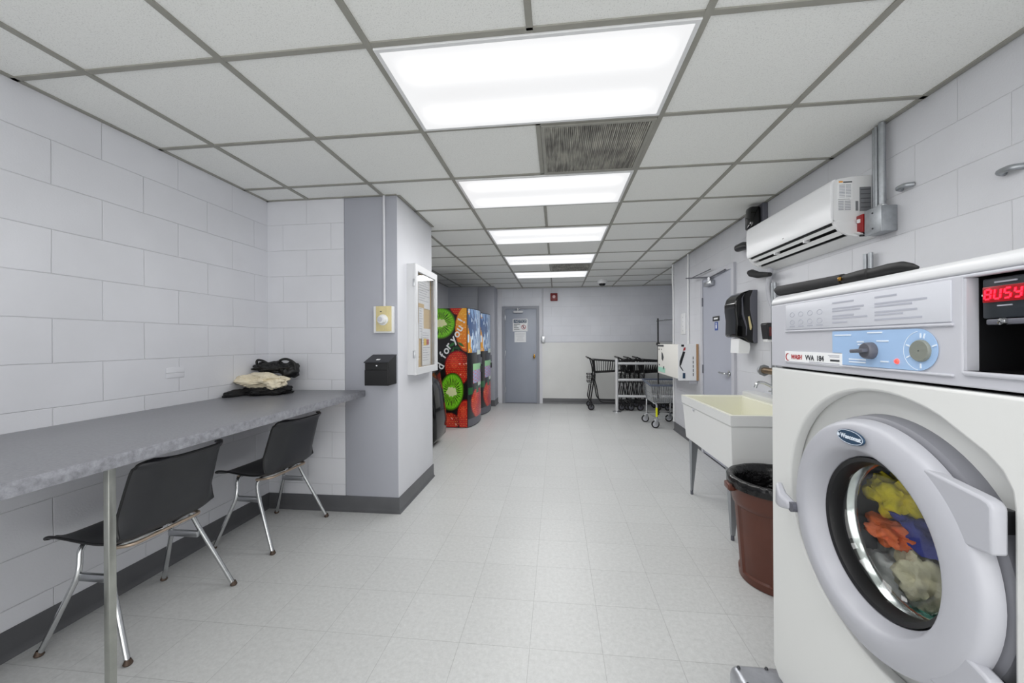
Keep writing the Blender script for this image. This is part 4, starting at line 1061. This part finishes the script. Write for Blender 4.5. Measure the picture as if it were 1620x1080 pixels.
# ================================================================== SINK
SX0, SX1, SY0, SY1 = 1.075, 1.695, 2.59, 3.57
t = thing('utility_sink', 'white floor-standing utility sink with a deep tub beside the brown bin', 'sink', (1.39, 3.08, 0))
def ring(x0, x1, y0, y1, z): return [(x0, y0, z), (x1, y0, z), (x1, y1, z), (x0, y1, z)]
q = MB()
q.rings([ring(SX0, SX1, SY0, SY1, .828), ring(SX0 + .004, SX1, SY0 + .004, SY1 - .004, .76), ring(SX0 + .010, SX1, SY0 + .012, SY1 - .012, .755), ring(SX0 + .016, SX1 - .01, SY0 + .016, SY1 - .075, .478)], cap0=False, cap1=True)
tb = q.build('tub', m_sink, t, bevel=.004)
q = MB()
q.rings([ring(SX0, SX1, SY0, SY1, .828), ring(SX0 + .02, SX1 - .10, SY0 + .02, SY1 - .02, .832), ring(SX0 + .035, SX1 - .13, SY0 + .035, SY1 - .035, .822), ring(SX0 + .06, SX1 - .17, SY0 + .09, SY1 - .09, .52)], cap0=False, cap1=True)
q.build('basin', m_cream, t, bevel=.004)
q = MB(); q.box(SX1 - .12, SY0, .82, SX1, SY1, .868, 0, .012); q.build('back_ledge', m_sink, t)
q = MB(); q.lathe([(.001, 0), (.03, 0), (.034, .003)], (1.33, 3.08, .521), 'Z', 20); q.build('drain', m_chrome, t)
q = MB(); q.lathe([(.001, -.006), (.010, -.004), (.012, 0)], (SX0 + .005, 3.28, .745), 'X', 14); q.build('apron_button', m_panel, t)
for lx in (SX0 + .045, SX1 - .06):
    for ly in (SY0 + .10, SY1 - .09):
        sx = 1 if lx < 1.3 else -1; sy = 1 if ly < 3 else -1
        q = MB()
        q.rings([[(lx, ly, .03), (lx + .022 * sx, ly, .03), (lx + .022 * sx, ly + .004 * sy, .03), (lx + .004 * sx, ly + .004 * sy, .03), (lx + .004 * sx, ly + .022 * sy, .03), (lx, ly + .022 * sy, .03)],
                 [(lx - .01 * sx, ly - .0 * sy, .48), (lx + .07 * sx, ly, .48), (lx + .07 * sx, ly + .004 * sy, .48), (lx - .006 * sx, ly + .004 * sy, .48), (lx - .006 * sx, ly + .07 * sy, .48), (lx - .01 * sx, ly + .07 * sy, .48)]])
        lg_ = q.build('leg', m_leg, t)
        MB().cyl((lx + .008 * sx, ly + .008 * sy, 0), (lx + .008 * sx, ly + .008 * sy, .032), .011, n=12).build('foot', m_knob, lg_)
fc = thing('faucet', 'chrome gooseneck faucet rising from the sink ledge', 'faucet', (1.62, 3.08, .868))
q = MB(); q.cyl((1.635, 3.10, .868), (1.635, 3.10, .90), .018, n=18); q.tube(fil([(1.635, 3.10, .89), (1.625, 3.10, .93), (1.52, 3.10, .985), (1.475, 3.10, .985), (1.462, 3.10, .945)], .04), .011, 12)
q.build('spout', m_chrome, fc)
for dy in (-.09, .09):
    q = MB(); q.cyl((1.645, 3.10 + dy, .868), (1.645, 3.10 + dy, .905), .016, .012, n=16); q.box(1.60, 3.092 + dy, .905, 1.66, 3.108 + dy, .915, 0, .004); q.build('tap_handle', m_chrome, fc)

# ================================================================== BROWN BIN
BXc, BYc = 1.19, 2.275
t = thing('waste_bin', 'brown plastic trash can lined with a black bag between the sink and washing machine', 'trash can', (BXc, BYc, 0))
R0, R1, H = .188, .228, .545
n = 96; rs_ = []
for z in [0, .006, .04, .05, .40, .41, .43, H - .012, H]:
    rr = R0 + (R1 - R0) * z / H - (.006 if z == 0 else 0)
    ring_ = []
    for k in range(n):
        a = 2 * pi * k / n; r = rr
        if .045 < z < .405:
            ph = (a * 6 / (2 * pi)) % 1
            if .12 < ph < .88: r -= .009
        if z > .425: r += .004
        ring_.append((BXc + r * cos(a), BYc + r * sin(a), z))
    rs_.append(ring_)
bn = MB().rings(rs_, cap1=False).build('bin_body', m_brown, t, smooth=30, solid=.004)
q = MB(); q.lathe([(R1 + .004, H - .03), (R1 + .014, H - .026), (R1 + .016, H), (R1 - .002, H + .004)], (BXc, BYc, 0), 'Z', 64); q.build('rim', m_brown, t)
for a in (pi * .97, 0):
    M_ = Matrix.Translation((BXc, BYc, H - .045)) @ Matrix.Rotation(a, 4, 'Z')
    q = MB(); q.box(R1 - .002, -.040, -.022, R1 + .034, .040, .014, 0, .008, M_, 3); q.build('handle', m_brown, t)
    q = MB(); q.box(R1 + .008, -.030, -.026, R1 + .027, .030, -.010, 0, .003, M_); q.build('handle_hollow', m_printd, t)
def bagr(r, z, k, amp): 
    a = 2 * pi * k / 90
    w_ = amp * (noise.noise(Vector((cos(a) * 4, sin(a) * 4, z * 12))) + .5 * noise.noise(Vector((cos(a) * 11, sin(a) * 11, z * 20))))
    return (BXc + (r + w_) * cos(a), BYc + (r + w_) * sin(a), z + w_ * .5)
lv = [(R1 + .020, H - .040, .006), (R1 + .022, H - .02, .004), (R1 + .022, H + .004, .003), (R1 + .012, H + .014, .003), (R1 - .008, H + .010, .004), (R1 - .02, H - .03, .010), (R1 - .035, H - .15, .02), (R1 - .05, H - .30, .03), (.08, H - .40, .03), (.001, H - .41, 0)]
q = MB().rings([[bagr(r, z, k, a_) for k in range(90)] for r, z, a_ in lv], cap0=False, cap1=False)
tag(q.build('bin_bag', m_bag, smooth=80), 'black plastic bag folded over the rim of the brown trash can', 'bag')

# ================================================================== VENDING MACHINES
def clampc(c): return np.clip(c, 0, 1)
def L3(c): return np.array(lin(c))
def rot2(x, y, a): return x * math.cos(a) - y * math.sin(a), x * math.sin(a) + y * math.cos(a)
def nz2(X, Y, f, seed):
    rs = np.random.RandomState(seed); out = 0
    for k in range(5):
        a, b, p = rs.uniform(-1, 1) * f, rs.uniform(-1, 1) * f, rs.uniform(0, 6.28)
        out = out + np.sin(a * X + b * Y + p)
    return out / 5
def draw_kiwi(col, X, Z, cx, cz, rx, rz, rotn=0):
    x, z = rot2(X - cx, Z - cz, rotn); r = np.sqrt((x / rx) ** 2 + (z / rz) ** 2); a = np.arctan2(z / rz, x / rx)
    m = r < 1
    c = np.zeros(X.shape + (3,)); c[:] = L3((120, 206, 30))
    ray = .5 + .5 * np.sin(a * 34 + 2 * np.sin(a * 5))
    t = np.clip((r - .28) / .5, 0, 1)[..., None]
    c = c * (1 - .35 * t) + L3((60, 150, 20)) * .35 * t
    seed = (ray > .62) & (r > .34) & (r < .66 + .08 * np.sin(a * 17)); c[seed] = L3((20, 42, 8))
    streak = (ray < .25) & (r > .3) & (r < .85); c[streak] = L3((150, 214, 60))
    core = (np.sqrt((x / rx / .42) ** 2 + (z / rz / .24) ** 2) + .12 * np.sin(a * 7)) < 1; c[core] = L3((232, 236, 180))
    c[(r > .9) & m] = L3((70, 120, 16)); c[(r > .965) & m] = L3((60, 50, 20))
    col[m] = c[m]
def draw_berry(col, X, Z, cx, cz, rx, rz, seed=0):
    x, z = (X - cx) / rx, (Z - cz) / rz
    w_ = 1 + .10 * z; r = np.sqrt((x / w_) ** 2 + z ** 2); m = r < 1
    c = np.zeros(X.shape + (3,)); c[:] = L3((200, 24, 26))
    u = (X - cx) * 38 + .5 * (np.floor((Z - cz) * 34) % 2); v_ = (Z - cz) * 34
    du, dv = u - np.floor(u) - .5, v_ - np.floor(v_) - .5; sd = du * du + dv * dv
    c[:] = L3((206, 26, 28)); c[x + .3 * z > .55] = L3((160, 10, 18)); c[(x + .25) ** 2 + (z - .3) ** 2 < .10] = L3((232, 66, 50))
    c[sd < .035] = L3((240, 160, 70)); c[(sd > .035) & (sd < .09)] = L3((140, 6, 14))
    g2 = nz2(X, Z, 120, seed + 5); c[(g2 > .55) & (x > .1) & (z < .5)] = L3((250, 190, 176))
    c[(r > .93)] = L3((120, 6, 14))
    col[m] = c[m]
def draw_orange(col, X, Z, cx, cz, rx, rz):
    x, z = (X - cx) / rx, (Z - cz) / rz; r = np.sqrt(x * x + z * z); m = r < 1
    t = np.clip((-z + .2) * .5 + .4, 0, 1)[..., None]
    c = L3((240, 176, 60)) * (1 - t) + L3((226, 96, 30)) * t
    c = np.broadcast_to(c, X.shape + (3,)).copy(); g1 = nz2(X, Z, 240, 3); c[g1 > .5] = L3((250, 206, 110)); c[r > .95] = L3((190, 70, 20))
    col[m] = c[m]
def art_side(X, Z):
    col = np.zeros(X.shape + (3,)); col[:] = L3((16, 14, 16))
    draw_berry(col, X, Z, -1.48, 1.86, .14, .16, 2)
    draw_orange(col, X, Z, -1.325, 1.50, .20, .36)
    for k, (dx, dz) in enumerate(((-.16, .03), (-.09, .09), (0, .04), (.08, .09), (.05, -.02), (-.08, -.02))):     # leaves
        x, z = rot2(X - (-1.50 + dx * .8), Z - (1.17 + dz), .6 * k - 1.2)
        m = (np.abs(x) < .07) & (np.abs(z) < .022 * (1 - np.abs(x) / .07)); col[m] = L3((40, 110, 50)) if k % 2 else L3((26, 74, 40))
    draw_kiwi(col, X, Z, -1.76, 1.585, .245, .245)
    draw_berry(col, X, Z, -1.49, .90, .20, .27, 9)
    draw_berry(col, X, Z, -1.37, .17, .13, .26, 4)
    draw_kiwi(col, X, Z, -1.585, .545, .19, .29, .12)
    draw_berry(col, X, Z, -1.62, .08, .15, .15, 6)
    m = X > -1.347; col[m] = L3((14, 12, 14))
    return col
def art_front(Sx, Z):
    """Sx 0..1 across the front (near edge to far edge)"""
    col = np.zeros(Sx.shape + (3,)); col[:] = L3((20, 20, 24))
    m = (Z > 1.13); col[m] = L3((120, 148, 186))
    m = (Z > 1.13) & (Sx < .07 + .05 * np.sin(Z * 7)); col[m] = L3((214, 150, 52))
    m = (Z > 1.13) & (Sx > .30) & (np.sin(Sx * 40 + Z * 14) > .55); col[m] = L3((196, 214, 232))
    m = (Z > 1.13) & (nz2(Sx * 3, Z, 22, 8) > .18); col[m] = L3((70, 92, 130))
    m = (Z > 1.13) & (nz2(Sx * 3, Z, 30, 14) > .34); col[m] = L3((206, 222, 236))
    m = (Z > 1.22) & (Z < 1.70) & (Sx > .60) & (Sx < .78); col[m] = L3((52, 66, 104))
    m = (Z > 1.13) & (Sx > .80) & (np.sin(Z * 50) > .2); col[m] = L3((20, 60, 66))
    m = (Z > 1.10) & (Z < 1.17) & (Sx > .35) & (Sx < .8); col[m] = L3((214, 226, 214))
    m = (Z > .86) & (Z < .96) & (Sx > .15) & (Sx < .9); col[m] = L3((150, 206, 150))
    m = (Z > .66) & (Z < .86) & (Sx > .15) & (Sx < .9); col[m] = L3((150, 166, 206))
    m = m & (np.sin(Z * 120) * np.sin(Sx * 30) > .2); col[m] = L3((206, 120, 140))
    m = (Z > .60) & (Z < .66) & (Sx > .4) & (Sx < .8); col[m] = L3((206, 222, 206))
    c2 = col.copy(); draw_berry(c2, Sx * .92, Z, .42, .34, .36, .27, 11); m = Z < .56; col[m] = c2[m]
    m = (Z > .50) & (Z < .60) & (np.sin(Sx * 22) > .1); col[m] = L3((34, 96, 56))
    m = (Z > .14) & (Z < .40) & (Sx > .50) & (Sx < .92) & (np.sin(Z * 160) > -.4); col[m] = col[m] * .8 + .2 * L3((230, 120, 110))
    return col
m_art = vcol('printed_vinyl_wrap', .28, .4)
def vgrid(name, P, cols, mt, parent):
    """P: (nv,nu,3) points; cols same grid"""
    nv, nu = P.shape[:2]
    me = bpy.data.meshes.new(name); off = parent_off(parent)
    v = (P.reshape(-1, 3) - np.array(off)).tolist()
    f = [(j * nu + i, j * nu + i + 1, (j + 1) * nu + i + 1, (j + 1) * nu + i) for j in range(nv - 1) for i in range(nu - 1)]
    me.from_pydata(v, [], f)
    at = me.color_attributes.new('col', 'FLOAT_COLOR', 'POINT')
    c4 = np.ones((nv * nu, 4), 'f'); c4[:, :3] = clampc(cols.reshape(-1, 3)); at.data.foreach_set('color', c4.ravel())
    me.materials.append(mt); me.polygons.foreach_set('use_smooth', [True] * len(me.polygons)); me.update()
    o = bpy.data.objects.new(name, me); C.objects.link(o); o.parent = parent
    return o
def vending(label, y0, first=None):
    y1 = y0 + .90; t = thing('vending_machine', label, 'vending machine', (-1.77, y0 + .45, 0), 'fruit-printed vending machines')
    q = MB(); q.box(-2.19, y0 + .003, .02, -1.335, y1, 1.81, 0, .004); q.box(-2.17, y0 + .02, 0, -1.36, y1 - .02, .03)
    q.build('cabinet', m_blackpl, t)
    nu, nv = 150, 320
    X, Z = np.meshgrid(np.linspace(-2.188, -1.337, nu), np.linspace(.012, 1.808, nv))
    sp = vgrid('side_panel', np.stack([X, np.full_like(X, y0), Z], -1), art_side(X, Z), m_art, t)
    Sx, Zf = np.meshgrid(np.linspace(0, 1, 70), np.linspace(.13, 1.80, 240))
    bulge = .085 * (1 - (2 * Sx - 1) ** 2) ** .8
    vgrid('front_panel', np.stack([-1.334 + bulge, y0 + .01 + Sx * .88, Zf], -1), art_front(Sx, Zf), m_art, t)
    arcp = [(-1.334 + .085 * (1 - (2 * k / 20 - 1) ** 2) ** .8, y0 + .01 + .88 * k / 20) for k in range(21)]
    q = MB(); q.prism(arcp + [(-1.36, y1 - .01), (-1.36, y0 + .01)], 'Z', .015, .13); q.build('kick_plate', m_knob, t, smooth=50)
    q = MB(); q.prism([(x - .002, y) for x, y in arcp] + [(-1.36, y1 - .01), (-1.36, y0 + .01)], 'Z', 1.80, 1.812); q.build('top_cap', m_blackpl, t, smooth=50)
    q = MB(); q.box(-1.30, y0 + .70, .92, -1.262, y0 + .76, 1.04, 0, .008); q.build('coin_slot', m_knob, t)
    q = MB(); q.box(-1.262, y0 + .60, .80, -1.240, y0 + .66, .90, 0, .01); q.build('door_lock', m_blackpl, t)
    return t, sp
v1, sp = vending('nearer vending machine wrapped in kiwi, strawberry and orange print reading d for you!', 5.795)
q = MB()
def wr(body, x, z, size, ang):
    q.mesh(text_mesh(body, size, extr=.0015, bold=size * .018, shear=.12), 0, F_back(x, 5.792, z) @ Matrix.Rotation(math.radians(ang), 4, 'Z'))
for ch, x, z, a in (('d', -1.755, .925, 68), ('f', -1.720, 1.085, 62), ('o', -1.672, 1.165, 56), ('r', -1.632, 1.235, 54),
                    ('y', -1.560, 1.335, 50), ('o', -1.505, 1.415, 54), ('u', -1.460, 1.50, 62), ('!', -1.425, 1.61, 68)):
    wr(ch, x, z, .17, a)
q.build('lettering', m_paper, sp)
v2, sp2 = vending('farther vending machine, mostly hidden behind the nearer fruit-printed one', 6.80)

# black wheeled tub beyond the pillar
t = thing('black_tub_cart', 'black plastic tub cart peeking out behind the pillar beside the vending machine', 'cart', (-1.80, 4.85, 0))
q = MB()
lv = [(.06, -2.10, -1.50, 4.62, 5.00), (.12, -2.12, -1.455, 4.60, 5.06), (.30, -2.13, -1.450, 4.58, 5.10), (.62, -2.13, -1.485, 4.60, 5.08), (.92, -2.13, -1.530, 4.62, 5.05)]
q.rings([[(x, y, z) for x, y in rrect(x0, y0, x1, y1, .05, 4)] for z, x0, x1, y0, y1 in lv], cap1=False)
q.build('tub', m_blackgl, t, solid=.006, smooth=50)
q = MB(); q.tube([(x, y, .925) for x, y in rrect(-2.135, 4.615, -1.525, 5.055, .05, 4)] + [(-1.575, 5.055, .925)], .014, 8); q.build('rim', m_blackpl, t)
for z in (.35, .55, .75):
    q = MB(); q.box(-1.95, 4.575, z, -1.56, 4.60, z + .02, 0, .004); q.build('rib', m_blackpl, t)
for x in (-2.02, -1.58):
    for y in (4.68, 4.96): MB().cyl((x - .012, y, .035), (x + .012, y, .035), .035, n=16).build('caster', m_knob, t)

# ================================================================== SHOPPING CARTS
def make_cart(label, loc):
    t = thing('shopping_cart', label, 'shopping cart', loc, 'black shopping carts nested along the back wall')
    W2 = .22
    fr = MB()
    for sy in (-1, 1):
        y = W2 * sy
        fr.tube(fil([(.01, y, .985), (.07, y, .965), (.115, y, .80), (.13, y, .66), (.10, y * .95, .50), (.05, y * .9, .18), (.06, y * .9, .10)], .04), .012, 8)
        fr.tube(fil([(.10, y * .98, .66), (.16, y * .95, .45), (.20, y * .9, .20), (.26, y * .9, .145), (.74, y * .75, .13)], .05), .011, 8)
        fr.tube(fil([(.06, y * .9, .13), (.02, y * .9, .22), (.06, y * .92, .46)], .03), .009, 8)
    fr.tube([(.05, -W2 * .9, .14), (.05, W2 * .9, .14)], .010, 8); fr.tube([(.74, -W2 * .75, .13), (.74, W2 * .75, .13)], .010, 8)
    fr.build('frame', m_blackpl, t, world=False)
    MB().tube([(.005, -W2 - .01, .988), (.005, W2 + .01, .988)], .016, 10).build('handle', m_blackpl, t, world=False)
    bk = MB(); x0, x1, zt0, zt1, zb0, zb1 = .12, .82, .945, .90, .70, .74; w0, w1 = W2, W2 * .72
    rim = [(x0, -w0, zt0), (x1, -w1, zt1), (x1, w1, zt1), (x0, w0, zt0), (x0, -w0, zt0)]
    bk.tube(rim, .011, 8)
    low = [(x0 + .02, -w0 * .9, zb0), (x1 - .06, -w1 * .85, zb1), (x1 - .06, w1 * .85, zb1), (x0 + .02, w0 * .9, zb0), (x0 + .02, -w0 * .9, zb0)]
    bk.tube(low, .008, 6)
    n = 16
    for sy in (-1, 1):
        for k in range(n + 1):
            f = k / n
            bk.tube([(x0 + (x1 - x0) * f, sy * (w0 + (w1 - w0) * f), zt0 + (zt1 - zt0) * f), (x0 + .02 + (x1 - .08 - x0) * f, sy * .9 * (w0 + (w1 - w0) * f), zb0 + (zb1 - zb0) * f)], .005, 5)
    for k in range(1, 9):
        f = k / 9
        for xx, w_, zt, zb, xb in ((x1, w1, zt1, zb1, x1 - .06), (x0, w0, zt0, zb0, x0 + .02)):
            bk.tube([(xx, w_ * (2 * f - 1), zt), (xb, w_ * .85 * (2 * f - 1), zb)], .005, 5)
        bk.tube([(x0 + .02, w0 * .9 * (2 * f - 1), zb0), (x1 - .06, w1 * .85 * (2 * f - 1), zb1)], .005, 5)
    bk.build('basket', m_blackpl, t, world=False)
    lb = MB()
    for z, s_ in ((.665, 1.), (.60, .93), (.52, .85)):
        lb.tube([(-.0, -.17 * s_, z), (.15, -.17 * s_, z), (.15, .17 * s_, z), (0, .17 * s_, z), (0, -.17 * s_, z)], .007, 6)
    for k in range(6):
        lb.tube([(.0 + .03 * k, -.17, .665), (.01 + .026 * k, -.145, .52), (.01 + .026 * k, .145, .52), (.03 * k, .17, .665)], .004, 5)
    lb.build('lower_basket', m_blackpl, t, world=False)
    for x, y, r in ((.06, -.20, .062), (.06, .20, .062), (.73, -.15, .055), (.73, .15, .055)):
        w_ = MB(); w_.lathe([(r - .022, -.010), (r - .004, -.013), (r, -.008), (r, .008), (r - .004, .013), (r - .022, .010)], (x, y, r), 'Y', 24)
        wo = w_.build('wheel', m_rubber, t, world=False)
        h = MB(); h.lathe([(.001, -.012), (.012, -.011), (r - .024, -.006), (r - .021, 0), (r - .024, .006), (.012, .011), (.001, .012)], (x, y, r), 'Y', 20); h.build('hub', m_knob, wo, world=False)
        h = MB(); h.box(x - .014, y - .018, r, x + .014, y + .018, r + .07, 0, .004); h.build('wheel_fork', m_blackpl, wo, world=False)
    return t
cz = make_cart('black wire shopping cart at the left end of the nested row, by the back wall', (.575, 7.70, 0))
labs = ['second black shopping cart from the left, its handle just behind the steel rail post', 'third black shopping cart from the left, nested behind the steel rail', 'last black shopping cart on the right, nested behind the rail and the white carton']
for k, dx in enumerate((.56, .73, .90)):
    c_ = copy_tree(cz); c_.location = (.575 + dx, 7.70 + .004 * k, 0); c_['label'] = labs[k]

# steel rail
t = thing('steel_rail', 'three-bar stainless steel guard rail with a floor post in front of the shopping carts', 'guard rail', (1.09, 7.38, 0))
m_rail = mat('satin_stainless', (222, 223, 225), .38, .35)
q = MB(); q.cyl((1.09, 7.38, .012), (1.09, 7.38, .965), .028, n=20); q.lathe([(.001, .97), (.02, .968), (.028, .955)], (1.09, 7.38, 0), 'Z', 20); q.build('post', m_rail, t)
q = MB(); q.lathe([(.001, .014), (.06, .014), (.075, .008), (.078, 0)], (1.09, 7.38, 0), 'Z', 28); q.build('base_flange', m_steel, t)
for z in (.885, .585, .285): MB().cyl((1.11, 7.38, z), (2.598, 7.38, z), .024, n=16).build('bar', m_rail, t)

# ================================================================== WIRE LAUNDRY CART
t = thing('laundry_cart', 'chrome wire laundry cart with a hanging pole and a yellow-taped leg', 'laundry cart', (1.64, 6.25, 0))
X0, X1, Yn, Yf = 1.42, 1.86, 6.02, 6.54
top = [(X0 - .04, Yn - .005, .635), (X1 + .04, Yn - .005, .635), (X1 + .04, Yf + .03, .675), (X0 - .04, Yf + .03, .675)]
bot = [(X0 + .01, Yn + .06, .37), (X1 - .01, Yn + .06, .37), (X1 - .01, Yf - .03, .37), (X0 + .01, Yf - .03, .37)]
q = MB()
def lerp(a, b, f): return tuple(a[i] + (b[i] - a[i]) * f for i in range(3))
for i in range(4):
    a, b, c_, d_ = top[i], top[(i + 1) % 4], bot[i], bot[(i + 1) % 4]
    n = 15
    for k in range(n): q.tube([lerp(a, b, k / n), lerp(c_, d_, k / n)], .003, 5)
    for f in (.25, .5, .75): q.tube([lerp(a, c_, f), lerp(b, d_, f)], .0028, 5)
    q.tube([c_, d_], .006, 6)
for k in range(1, 10):
    q.tube([lerp(bot[0], bot[1], k / 10), lerp(bot[3], bot[2], k / 10)], .003, 5); q.tube([lerp(bot[0], bot[3], k / 10), lerp(bot[1], bot[2], k / 10)], .003, 5)
q.build('wire_basket', m_chrome, t)
q = MB(); q.tube(top + [top[0]], .015, 10); q.build('rim_bumper', m_bluegr, t)
legs = [(X0 + .05, Yn + .02), (X1 - .02, Yn + .06), (X1 - .06, Yf), (X0, Yf - .06)]
for i, (x, y) in enumerate(legs):
    bx = bot[i]
    q = MB(); q.tube(fil([bx, (x, y, .36), (x, y, .14)], .03), .013, 10); lg_ = q.build('leg', m_chrome, t)
    if i == 0: tag(MB().cyl((x, y, .17), (x, y, .305), .0155, n=14).build('tape_wrap', m_yellow, lg_), 'bright yellow tape')
    r = .058
    w_ = MB(); w_.lathe([(r - .016, -.011), (r - .003, -.013), (r, -.008), (r, .008), (r - .003, .013), (r - .016, .011)], (x - .02, y, r), 'Y', 26); wo = w_.build('wheel', m_rubber, t)
    h = MB(); h.lathe([(.001, -.012), (.012, -.011), (r - .018, -.007), (r - .015, 0), (r - .018, .007), (.012, .011), (.001, .012)], (x - .02, y, r), 'Y', 20); h.build('hub', m_panel, wo)
    h = MB(); h.box(x - .035, y - .02, r, x + .02, y - .015, r + .075, 0, .002); h.box(x - .035, y + .015, r, x + .02, y + .02, r + .075, 0, .002); h.box(x - .04, y - .022, r + .07, x + .03, y + .022, r + .085, 0, .004); h.build('caster_fork', m_steel, wo)
q = MB(); q.tube([legs[0] + (.15,), legs[1] + (.15,), legs[2] + (.15,), legs[3] + (.15,), legs[0] + (.15,)], .007, 8); q.build('base_frame', m_chrome, t)
q = MB(); q.cyl((1.625, 6.565, .10), (1.625, 6.565, 1.66), .012, n=12); q.box(1.60, 6.54, 1.225, 1.65, 6.59, 1.27, 0, .005); q.tube([(1.625, 6.565, .15), (1.625, 6.50, .15)], .008, 8); q.build('upright_pole', m_blackpl, t)
q = MB(); q.tube([(1.60, 6.565, 1.615), (1.78, 6.565, 1.632), (2.05, 6.565, 1.640)], .009, 10); q.box(1.73, 6.552, 1.615, 1.75, 6.578, 1.645, 0, .003); q.build('hanging_rod', m_chrome, t)
q = MB(); q.cyl((2.05, 6.565, .10), (2.05, 6.565, 1.66), .012, n=12); q.tube([(2.05, 6.565, .15), (1.80, 6.52, .15)], .008, 8); q.build('upright_pole', m_blackpl, t)
